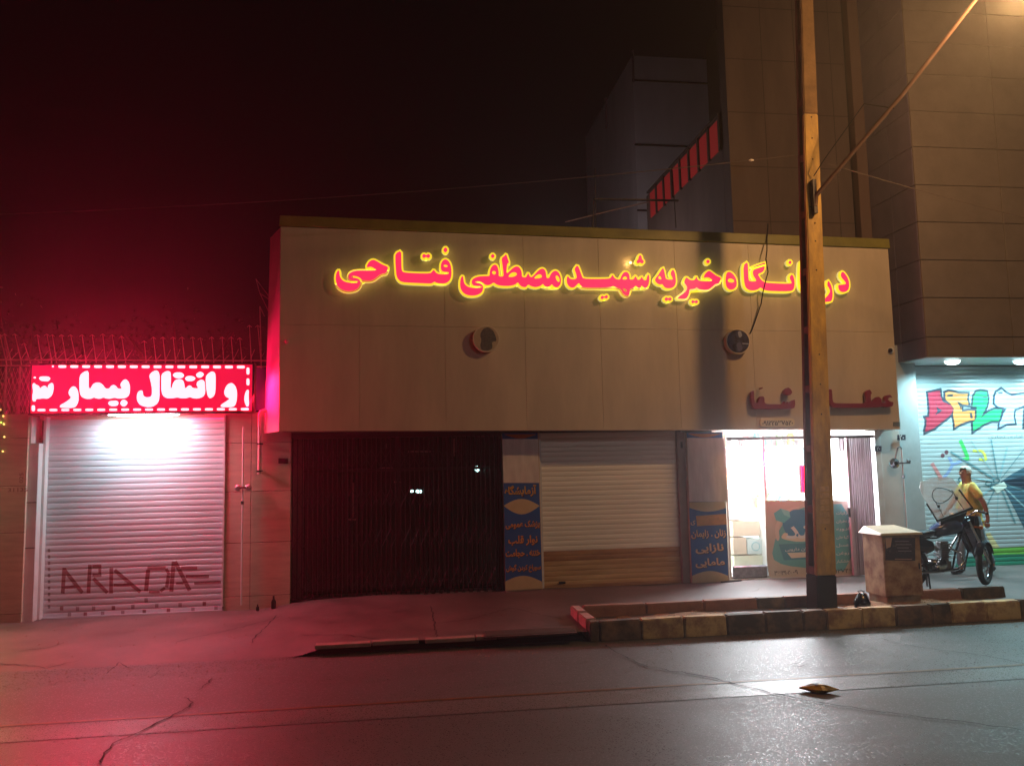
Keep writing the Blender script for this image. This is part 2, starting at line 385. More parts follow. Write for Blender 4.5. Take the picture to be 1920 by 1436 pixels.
for k, c in enumerate(([(30, 1205), (90, 1200), (120, 1192)], [(808, 1140), (815, 1165), (820, 1190)], [(560, 1180), (660, 1184), (740, 1192)], [(810, 1163), (880, 1158), (960, 1140), (1000, 1146), (1060, 1156)],
                       [(470, 1190), (500, 1165), (520, 1148)], [(200, 1232), (225, 1212), (250, 1222)], [(0, 1218), (90, 1222), (150, 1212)], [(330, 1188), (430, 1170), (530, 1150)], [(1372, 1108), (1420, 1111), (1425, 1107)])):
    crack(c, .012, parent=pave, z=zc, seed=20+k)
# lighter worn patch and repair
def patch(name, px, z, m, parent, seed=0):
    rnd = random.Random(seed); P = [PZ(a, b, -.05) for a, b in px]
    P = chaikin([(p.x+rnd.uniform(-.03, .03), p.y+rnd.uniform(-.02, .02)) for p in P], 2, .25)
    me = curve_mesh([P]);
    b = bmesh.new(); b.from_mesh(me); bmesh.ops.subdivide_edges(b, edges=[e for e in b.edges if e.calc_length() > .12], cuts=3, use_grid_fill=True)
    for v in b.verts: v.co.z = z(v.co.x, v.co.y)
    b.to_mesh(me); b.free(); return link_mesh(name, me, parent, None, m, smooth=True)
M_pale = mat('pale_cement_patch', srgb(168, 150, 142), .6, ns=6, na=.3, bump=.3, bs=60)
M_darkp = mat('dark_tar_patch', srgb(80, 72, 70), .6, ns=6, na=.3, bump=.3, bs=60)

# gutter slabs along the pavement edge with the dark drain slot below them
g_ = thing('gutter_kerb', 'low broken kerb slabs over the dark drain slot at the pavement edge', 'kerb', (.6, 9.7, -.12))
M_slabk = mat('slab_concrete', srgb(150, 130, 122), .8, ns=7, na=.35, bump=.4, bs=30)
MB().box(-1.0, 2.18, 9.78, 9.86, -.119, -.05).build('drain_channel', M_crack, g_)
xs = [-1.0, -.35, .20, .26, .86, 1.12, 2.0]
for i in range(len(xs)-1):
    if i == 2: continue
    z1 = .006+.006*((i*7) % 3)
    MB().box(xs[i]+.008, xs[i+1]-.008, 9.66+.012*(i % 2), 9.80, z1-.045, z1).build('slab', M_slabk, g_, bevel=.006)
cv = thing('drain_cover', 'flat steel plate with ribs bridging the gutter left of the planter', 'drain cover', (1.5, 9.62, 0))
MB().hexa([(.95, 9.60, -.004), (2.06, 9.575, .0), (2.12, 9.92, .008), (1.0, 9.94, .004)], [(.95, 9.585, .018), (2.06, 9.56, .022), (2.12, 9.92, .03), (1.0, 9.94, .026)]).build('plate', mat('worn_steel_plate', srgb(120, 100, 98), .5, metal=.5, ns=14, na=.4), cv)
for k in range(5): MB().box(.98+.002*k, 2.06, 9.62+.06*k, 9.635+.06*k, .0215, .0335).build('rib', mat('worn_steel_rib', srgb(150, 130, 128), .45, metal=.5), cv)

# ------------------------------------------------------------------ planter kerb
pk = thing('planter_kerb', 'raised kerb of worn yellow and black stones round the pole and cabinet', 'kerb', (5, 10, -.12))
def stone(x0, x1, y0, y1, z0, z1, m, seed):
    rnd = random.Random(seed); j = lambda: rnd.uniform(-.008, .008)
    o = MB().hexa([(x0, y0+j(), z0), (x1, y0+j(), z0), (x1, y1, z0), (x0, y1, z0)], [(x0+.004, y0+.012+j(), z1+j()), (x1-.004, y0+.012+j(), z1+j()), (x1-.004, y1+j(), z1+j()), (x0+.004, y1+j(), z1+j())]).build('kerb_stone', m, pk, bevel=.013, seg=2, smooth=True)
    b = bmesh.new(); b.from_mesh(o.data)
    b.free(); return o
xe = [2.235, 2.36, 2.88, 3.42, 3.97, 4.47, 4.97, 5.28]; mm = [M_kerb_k, M_kerb_k, M_kerb_y, M_kerb_y, M_kerb_k, M_kerb_k, M_kerb_k]
xe += [5.75, 6.22, 6.72, 7.0, 7.5, 8.0, 8.55, 9.1, 9.6, 10.1]; mm += [M_kerb_y, M_kerb_y, M_kerb_k, M_kerb_k, M_kerb_y, M_kerb_y, M_kerb_k, M_kerb_k, M_kerb_y, M_kerb_y]
for i in range(len(xe)-1):
    yy = 9.64+.018*max(0, (xe[i]-6.5)); stone(xe[i]+.004, xe[i+1]-.004, yy, yy+.14, -.125, .12, mm[i], i)
M_kerb_p = mat('kerb_end_pinkish', srgb(190, 150, 140), .8, ns=6, na=.4, bump=.4, bs=28)
stone(2.225, 2.36, 9.79, 10.22, -.1, .13, M_kerb_p, 50); stone(2.215, 2.35, 10.228, 10.66, -.05, .14, M_kerb_p, 51)
xb = [2.355, 3.2, 4.0, 4.75, 5.15, 5.75, 6.36]
for i in range(len(xb)-1): stone(xb[i]+.004, xb[i+1]-.004, 10.46, 10.60, 0, .155, M_kerb_r if i != 3 else M_kerb_k, 60+i)
for i, (a, b_) in enumerate(((7.02, 7.75), (7.76, 8.43))): stone(a, b_, 10.44, 10.58, 0, .16, M_kerb_k if i else M_kerb_r, 70+i)
def sz(x, y):
    return .005+.05*math.exp(-((x-3.7)/.5)**2-((y-10.2)/.25)**2)+.055*math.exp(-((x-6.75)/.75)**2)+.012*math.sin(x*13+y*5)*math.sin(y*17)
soil = grid('planter_soil', 2.33, 9.9, 150, 9.75, 10.5, 22, sz, M_soil, kind='stuff'); tag(soil, 'dry trodden soil filling the raised kerb bed', 'soil')
pb = MB(); rnd = random.Random(5)
for k in range(420):
    x = rnd.uniform(2.4, 8.3); y = rnd.uniform(9.8, 10.44); s = rnd.choice([.006, .009, .014, .02]); z = sz(x, y)
    pb.add([(x-s, y, z), (x, y-s, z), (x+s, y, z), (x, y+s, z), (x+s*.2, y, z+s*.9)], [(0, 1, 4), (1, 2, 4), (2, 3, 4), (3, 0, 4)])
tag(pb.build('soil_crumbs', mat('pale_crumbs', srgb(180, 150, 120), .9, ns=20, na=.5)), 'pale crumbs of rubble scattered over the planter soil', 'rubble', kind='stuff')

# ------------------------------------------------------------------ clinic building
CL = thing('clinic_building', 'single storey clinic with broad cream panel fascia carrying glowing red and yellow lettering', 'building', (3.1, 12, .1))
YF = 11.9
topL, topR = PY(527, 425, YF), PY(1667, 467, YF); botL, botR = PY(523, 808.5, YF), PY(1685, 805, YF)
XL, XR = -1.735, 7.965
def ztop(x): t = (x-XL)/(XR-XL); return topL.z*(1-t)+topR.z*t
def zbot(x): t = (x-XL)/(XR-XL); return botL.z*(1-t)+botR.z*t
zmidL, zmidR = PY(700, 611, YF).z, PY(1600, 622, YF).z
def zmid(x): t = (x-PY(700, 611, YF).x)/(PY(1600, 622, YF).x-PY(700, 611, YF).x); return zmidL*(1-t)+zmidR*t
cx = [XL]+[PY(p, 615, YF).x for p in (674, 834, 984, 1126, 1270, 1410, 1545)]+[XR]
g = .0026
for i in range(len(cx)-1):
    a, b_ = cx[i]+g/2, cx[i+1]-g/2
    for lo, hi in ((zbot, zmid), (zmid, ztop)):
        MB().hexa([(a, YF, lo(a)+g/2), (b_, YF, lo(b_)+g/2), (b_, YF+.03, lo(b_)+g/2), (a, YF+.03, lo(a)+g/2)], [(a, YF, hi(a)-g/2), (b_, YF, hi(b_)-g/2), (b_, YF+.03, hi(b_)-g/2), (a, YF+.03, hi(a)-g/2)]).build('panel', M_panel, CL, bevel=.0015)
MB().hexa([(XL+.01, YF+.012, zbot(XL)+.01), (XR-.01, YF+.012, zbot(XR)+.01), (XR-.01, 12.38, zbot(XR)+.01), (XL+.01, 12.38, zbot(XL)+.01)], [(XL+.01, YF+.012, ztop(XL)-.01), (XR-.01, YF+.012, ztop(XR)-.01), (XR-.01, 12.38, ztop(XR)-.01), (XL+.01, 12.38, ztop(XL)-.01)]).build('fascia_core', M_core, CL)
MB().hexa([(XL-.02, YF-.035, ztop(XL)+.004), (XR+.02, YF-.035, ztop(XR)+.004), (XR+.02, 12.4, ztop(XR)+.004), (XL-.02, 12.4, ztop(XL)+.004)], [(XL-.01, YF-.02, ztop(XL)+.165), (XR+.02, YF-.02, ztop(XR)+.165), (XR+.02, 12.4, ztop(XR)+.165), (XL-.01, 12.4, ztop(XL)+.165)]).build('roof_flashing', M_cap, CL, bevel=.008)
# splayed end panel on the left of the fascia
MB().hexa([(XL-.003, YF+.005, zbot(XL)), (XL-.002, YF+.03, zbot(XL)), (-1.99, 12.36, zbot(XL)-.01), (-2.01, 12.34, zbot(XL)-.01)], [(XL-.003, YF+.005, ztop(XL)-.01), (XL-.002, YF+.03, ztop(XL)-.01), (-1.93, 12.36, ztop(XL)-.05), (-1.95, 12.34, ztop(XL)-.05)]).build('end_panel', mat('end_panel_white', srgb(205, 195, 200), .4, ns=3, na=.15), CL)
# walls below: piers
def pier(name, x0, x1, y0, z1, m, bev=.004): return MB().box(x0, x1, y0, 12.62, .0, z1).build(name, m, CL, bevel=bev)
pxx = lambda p, D=12.3: PY(p, 960, D).x
pier('pier', pxx(947), pxx(1014), 12.3, 2.50, M_slab); pier('pier', pxx(1292), pxx(1362), 12.3, 2.46, M_slab)
X_R0 = PY(1641, 900, 12.35).x; X_R1 = PY(1688, 900, 12.35).x
MB().box(X_R0, X_R0+.10, 12.28, 12.62, .0, 2.44).build('door_reveal', M_whitepaint, CL, bevel=.003)
MB().box(X_R0+.10, X_R1, 12.30, 12.62, .0, 2.44).build('pier', mat('white_pier_panel', srgb(205, 200, 196), .45, ns=3, na=.1), CL)
# body behind (roof slab, side walls)
MB().box(XL+.15, XR-.1, 12.39, 19, 2.62, 5.2).build('upper_block', M_conc, CL)
MB().box(XL+.1, XL+.25, 12.63, 19, 0, 2.61).build('side_wall', M_conc, CL)
box('soffit', mat('soffit_grey', srgb(150, 140, 132), .7), XL+.1, XR-.05, 12.39, 12.9, 2.56, 2.615, CL)

MB().tube([(3.4, 16.7, 5.2), (3.4, 16.7, 6.0)], .03, 8).build('added_lamp_post', M_darkmetal, CL); MB().lathe((3.4, 16.5, 6.06), (0, 0, 1), [(0, .12), (.04, .10), (.09, .03)], 12).build('added_lamp_hood', M_darkmetal, CL)  # added post and hood for the unseen fill lamp
# --- black gated entrance
x0, x1 = pxx(545, 12.4), pxx(941, 12.4)
ent = thing('gated_entrance', 'dark glass clinic entrance behind a closed black folding gate', 'entrance', ((x0+x1)/2, 12.5, .1))
box('glass', M_glassdark, x0, x1, 12.78, 12.80, .1, 2.55, ent)
for k in range(5):
    xx = x0+(x1-x0)*k/4; box('mullion', M_darkmetal, xx-.025, xx+.025, 12.74, 12.775, .1, 2.55, ent)
box('transom', M_darkmetal, x0, x1, 12.735, 12.772, 1.95, 2.0, ent)
box('header', M_darkmetal, x0, x1, 12.42, 12.5, 2.47, 2.56, ent); box('track', M_darkmetal, x0, x1, 12.42, 12.5, .08, .105, ent)
for k in range(10):
    xx = pxx(790+14*k, 12.41); box('track_clip', mat('worn_chrome_clip', srgb(170, 160, 155), .3, metal=.8), xx-.028, xx+.028, 12.405, 12.418, .098, .112, ent)
n = 44; lat = MB()
bar0 = MB().box(x0+.01, x0+.026, 12.44, 12.475, .11, 2.47).build('bar', M_darkmetal, ent)
for k in range(1, n): share(bar0, 'bar', (x1-x0-.036)*k/(n-1))
dx = (x1-x0-.036)/(n-1)
for zb in (.35, .95, 1.55, 2.15):
    for k in range(0, n-2, 2):
        a = x0+.018+dx*k; lat.tube([(a, 12.435, zb-.14), (a+dx*2, 12.435, zb+.14)], .0035, 4); lat.tube([(a, 12.48, zb+.14), (a+dx*2, 12.48, zb-.14)], .0035, 4)
o_ = lat.build('lattice', M_darkmetal, ent); o_['kind'] = 'stuff'
box('interior_wall', mat('dark_interior', srgb(30, 20, 20), .8), x0-.1, x1+.1, 15.5, 15.6, 0, 2.6, ent)
M_reflect = mat('reflection_cyan', (0, 0, 0), .5, emit=(.55, 1, .95), es=5)  # glowing shapes painted as street lamp reflections in the entrance glass
for nm, pts in (('reflection_outline', [(889, 874), (897, 873), (899, 883), (892, 885)]),):
    t = thing('painted_reflection', 'greenish white street lamp reflection painted on the dark entrance glass, the upper right one', 'lamp', PY(894, 884, 12.77))
    plate('lens', [pts], 12.765, .01, M_reflect, t)
t = thing('painted_reflection_low', 'street lamp reflection painted as a cyan display glowing low inside the dark gated entrance', 'glint', PY(780, 925, 12.77))
plate('reflection_bar', [[(769, 919), (775, 918), (775, 923), (769, 923)]], 12.765, .01, M_reflect, t); plate('reflection_bar', [[(780, 918), (791, 918), (791, 924), (780, 924)]], 12.765, .01, M_reflect, t)
# faint letterings and things hung behind the glass
M_faint = mat('faint_glass_print', srgb(120, 95, 90), .7)
for (a, b_, c, d) in ((765, 845, 808, 851), (722, 832, 725, 840), (712, 876, 737, 882), (739, 902, 752, 912), (850, 822, 853, 855), (660, 905, 664, 970), (652, 972, 668, 976)):
    plate('glass_print', [[(a, b_), (c, b_), (c, b_+3), (a, b_+3)] if c-a > 12 else [(a, b_), (c, b_), (c, d), (a, d)]], 12.775, .002, M_faint, ent, smooth=0)
for k in range(0):
    q = 556+k*29; plate('glass_print', [[(q, 985), (q+15, 985), (q+13, 1010), (q+8, 1020), (q+2, 1008)]], 12.772, .003, mat('faint_scallop', srgb(70, 44, 42), .6), ent)

# --- roller shutters
def slat_profile(p): return [(0, 0), (.07, .0055), (.35, .0085), (.70, .0080), (.94, .0050), (1, 0)]
def shutter(name, label, X0, X1, Z0, Z1, pitch, Y, m, grp=None, matf=None):
    t = thing(name, label, 'roller shutter', ((X0+X1)/2, Y, Z0)); n = int(round((Z1-Z0)/pitch)); p = (Z1-Z0)/n
    pr = slat_profile(p); base = {}
    for k in range(n):
        mk = matf(k/n) if matf else m
        if mk.name not in base:
            vs = []
            for (tt, dd) in pr: vs += [(X0, Y-dd, Z0+tt*p), (X1, Y-dd, Z0+tt*p)]
            fs = [(2*i, 2*i+1, 2*i+3, 2*i+2) for i in range(len(pr)-1)]
            o = MB().add(vs, fs).build('slat', mk, t); base[mk.name] = (o, k); o.location.z += p*k
            for v in o.data.polygons: v.use_smooth = False
        else:
            o0, k0 = base[mk.name]; share(o0, 'slat', 0, 0, p*(k-k0))
    return t, p
def conform(o, Y, Z0, p):
    """press a thin painted shape on the slats: cut it at the slat bends and move it on to them"""
    me = o.data; off = ORG[o.name]; b = bmesh.new(); b.from_mesh(me)
    for v in b.verts: v.co += off
    zs = [v.co.z for v in b.verts]; lo, hi = min(zs), max(zs); pr = slat_profile(p); k = int((lo-Z0)/p)-1
    while Z0+k*p < hi:
        for (tt, _) in pr[:-1]:
            z = Z0+(k+tt)*p
            if lo < z < hi: bmesh.ops.bisect_plane(b, geom=b.verts[:]+b.edges[:]+b.faces[:], plane_co=(0, 0, z), plane_no=(0, 0, 1), dist=1e-6)
        k += 1
    for v in b.verts:
        d0 = v.co.y; t = ((v.co.z-Z0)/p) % 1.0; dd = 0
        for i in range(len(pr)-1):
            if pr[i][0] <= t <= pr[i+1][0]: dd = pr[i][1]+(pr[i+1][1]-pr[i][1])*(t-pr[i][0])/(pr[i+1][0]-pr[i][0])
        v.co.y = d0-dd
    for v in b.verts: v.co -= off
    b.to_mesh(me); b.free()
def paint(name, px, D, off, m, parent, Y, Z0, p, offset=0, smooth=0):
    lp = [chaikin(loop_px(l, D), smooth) if smooth else loop_px(l, D) for l in px]
    if offset:
        me = curve_mesh(lp, .0005, offset); b = bmesh.new(); b.from_mesh(me)
        bmesh.ops.delete(b, geom=[f for f in b.faces if not (f.normal.z > .5)], context='FACES'); b.to_mesh(me); b.free()
    else: me = curve_mesh(lp)
    for v in me.vertices: v.co = (v.co.x, Y-off, v.co.y)
    o = link_mesh(name, me, parent, None, m); conform(o, Y, Z0, p); return o
def stroke(a, b_, wd):
    d = Vector((b_[0]-a[0], b_[1]-a[1])); n_ = Vector((-d.y, d.x)).normalized()*wd/2
    return [(a[0]+n_.x, a[1]+n_.y), (b_[0]+n_.x, b_[1]+n_.y), (b_[0]-n_.x, b_[1]-n_.y), (a[0]-n_.x, a[1]-n_.y)]

rndm = random.Random(12)
# middle cream shutter
X0, X1 = pxx(1016, 12.42), pxx(1273, 12.42)
ms, _ = shutter('roller_shutter', 'closed cream roller shutter between two poster covered clinic pillars, brown near the bottom', X0, X1, .125, 2.50, .0755, 12.44, M_slat_m,
                matf=lambda t: M_slat_brown if .14 < t < .21 else (M_slat_tan if t < .15 else M_slat_m))
box('guide_rail', M_whitepaint, X0-.05, X0+.004, 12.38, 12.45, .1, 2.5, ms); box('guide_rail', mat('grey_brown_rail', srgb(150, 132, 126), .5, ns=4, na=.2), X1-.004, X1+.13, 12.36, 12.5, .1, 2.48, ms, bevel=.005)
for o_ in [c for c in ms.children if c.name.startswith('slat')]: o_.location.y += rndm.uniform(-.0022, .0022)
box('bottom_rail', M_slat_brown, X0, X1, 12.405, 12.445, .10, .15, ms); box('lock', M_black, X0+.24, X0+.34, 12.395, 12.41, .165, .2, ms)
box('keyhole_plate', M_black, X1+.05, X1+.085, 12.352, 12.36, 2.22, 2.32, ms)
box('housing', M_darkmetal, X0, X1+.1, 12.46, 12.6, 2.44, 2.55, ms)

# --- posters on the pillars
M_blue = mat('poster_blue', srgb(36, 96, 176), .42, ns=3, na=.12); M_cream = mat('poster_cream', srgb(206, 190, 150), .45, ns=4, na=.12)
M_gold = mat('poster_gold', srgb(206, 160, 72), .5); M_org = mat('poster_orange', srgb(190, 110, 60), .5); M_cloth = mat('grey_white_cloth', srgb(226, 220, 218), .8, ns=3, na=.18, streak=(4, 1, .6), bump=.25, bs=14)
M_txt = mat('poster_text_orange', srgb(214, 150, 84), .5); M_txt2 = mat('poster_text_peach', srgb(226, 190, 160), .5); M_shadow = mat('poster_text_outline', srgb(60, 30, 30), .5)
def cloth(parent, pxa, pxb, pya, pyb, D, amp=.006):
    vs = []; nx, nz = 14, 16
    for j in range(nz+1):
        for i in range(nx+1):
            u, v = i/nx, j/nz; a = PY(pxa[0]*(1-v)+pxa[1]*v, pya*(1-v)+pyb*v, D); b_ = PY(pxb[0]*(1-v)+pxb[1]*v, pya*(1-v)+pyb*v, D)
            p = a.lerp(b_, u); p.y += amp*math.sin(u*19+2*math.sin(v*5))*(.3+v)+amp*.6*math.sin(v*23+u*6)-amp*2; vs.append(p)
    return MB().add(vs, [(j*(nx+1)+i, (j+1)*(nx+1)+i, (j+1)*(nx+1)+i+1, j*(nx+1)+i+1) for j in range(nz) for i in range(nx)]).build('cloth', M_cloth, parent, smooth=True)
def arc(pxl, pxr, y_, sag, n=10): return [(pxl+(pxr-pxl)*i/n, y_+sag*math.sin(math.pi*i/n)) for i in range(n+1)]
b1 = thing('clinic_banner', 'blue poster with orange Persian lines on the pillar right of the black gate', 'banner', PY(980, 1108, 12.28))
D = 12.285
plate('sheet', [[(944, 905), (1010.5, 903), (1017, 1103), (948, 1107)]], D, .004, M_blue, b1, smooth=0)
plate('sheet', [[(941, 812), (1008, 811), (1008.5, 823), (942, 824)]], D, .004, M_blue, b1, smooth=0)
plate('print_arc', [arc(945, 1006, 814, 8)], D-.002, .0015, M_org, b1, smooth=0)
cloth(b1, (941.5, 944), (1008.5, 1011), 823, 905, D-.004, .003)
plate('print_oval', [arc(944, 1012, 948, -13)+arc(944, 1012, 948, 16)[::-1][1:-1]], D-.002, .0015, M_cream, b1, smooth=0)
plate('print_arc', [arc(947, 1016, 1090, -11)+[(1017, 1103), (948, 1107)]], D-.002, .0015, M_cream, b1, smooth=0)
for s_, a, b_, y_, h_, mt in (('آزمایشگاه', 946, 1006, 920, 22, M_gold), ('پزشک عمومی', 948, 1012, 984, 17, M_txt), ('نوار قلب', 953, 1008, 1013, 19, M_txt), ('ختنه . حجامت', 948, 1013, 1037, 17, M_txt), ('سوراخ کردن گوش', 949, 1014, 1065, 16, M_txt)):
    textpx('lettering', s_, a+.6, b_+.6, y_+.8, D-.0015, M_shadow, b1, hpx=h_*1.05, bold=.05); textpx('lettering', s_, a, b_, y_, D-.005, mt, b1, hpx=h_, bold=.035)
b2 = thing('clinic_banner', 'blue poster partly covered by orange tape on the pillar left of the bright shop', 'banner', PY(1330, 1092, 12.28))
plate('sheet', [[(1292, 940), (1361, 938), (1366, 1089), (1298, 1093)]], D, .004, M_blue, b2, smooth=0)
plate('sheet', [[(1287, 811), (1354, 810), (1355, 821), (1288, 822)]], D, .004, M_blue, b2, smooth=0)
plate('print_arc', [arc(1290, 1352, 813, 7)], D-.002, .0015, M_org, b2, smooth=0)
cloth(b2, (1288, 1292), (1356, 1364), 821, 940, D-.006, .004)
plate('print_arc', [[(1292.5, 941), (1360.5, 940)]+arc(1293, 1361, 952, 7)[::-1]], D-.002, .0015, M_cream, b2, smooth=0)
plate('print_arc', [arc(1298, 1365, 1079, -9)+[(1366, 1089), (1298, 1093)]], D-.002, .0015, M_cream, b2, smooth=0)
plate('tape', [[(1305, 967), (1361, 963), (1363, 983), (1307, 986)]], D-.005, .002, mat('orange_tape', srgb(212, 156, 84), .4, ns=20, na=.25), b2, smooth=0)
textpx('lettering', 'ی', 1295, 1304, 980, D-.004, M_txt2, b2, hpx=9, bold=.02)
for s_, a, b_, y_, h_ in (('زنان . زایمان', 1296, 1361, 1001, 17), ('نازایی', 1304, 1357, 1028, 19), ('مامایی', 1304, 1359, 1055, 18)):
    textpx('lettering', s_, a+.6, b_+.6, y_+.8, D-.0015, M_shadow, b2, hpx=h_*1.05, bold=.05); textpx('lettering', s_, a, b_, y_, D-.005, M_txt2, b2, hpx=h_, bold=.035)

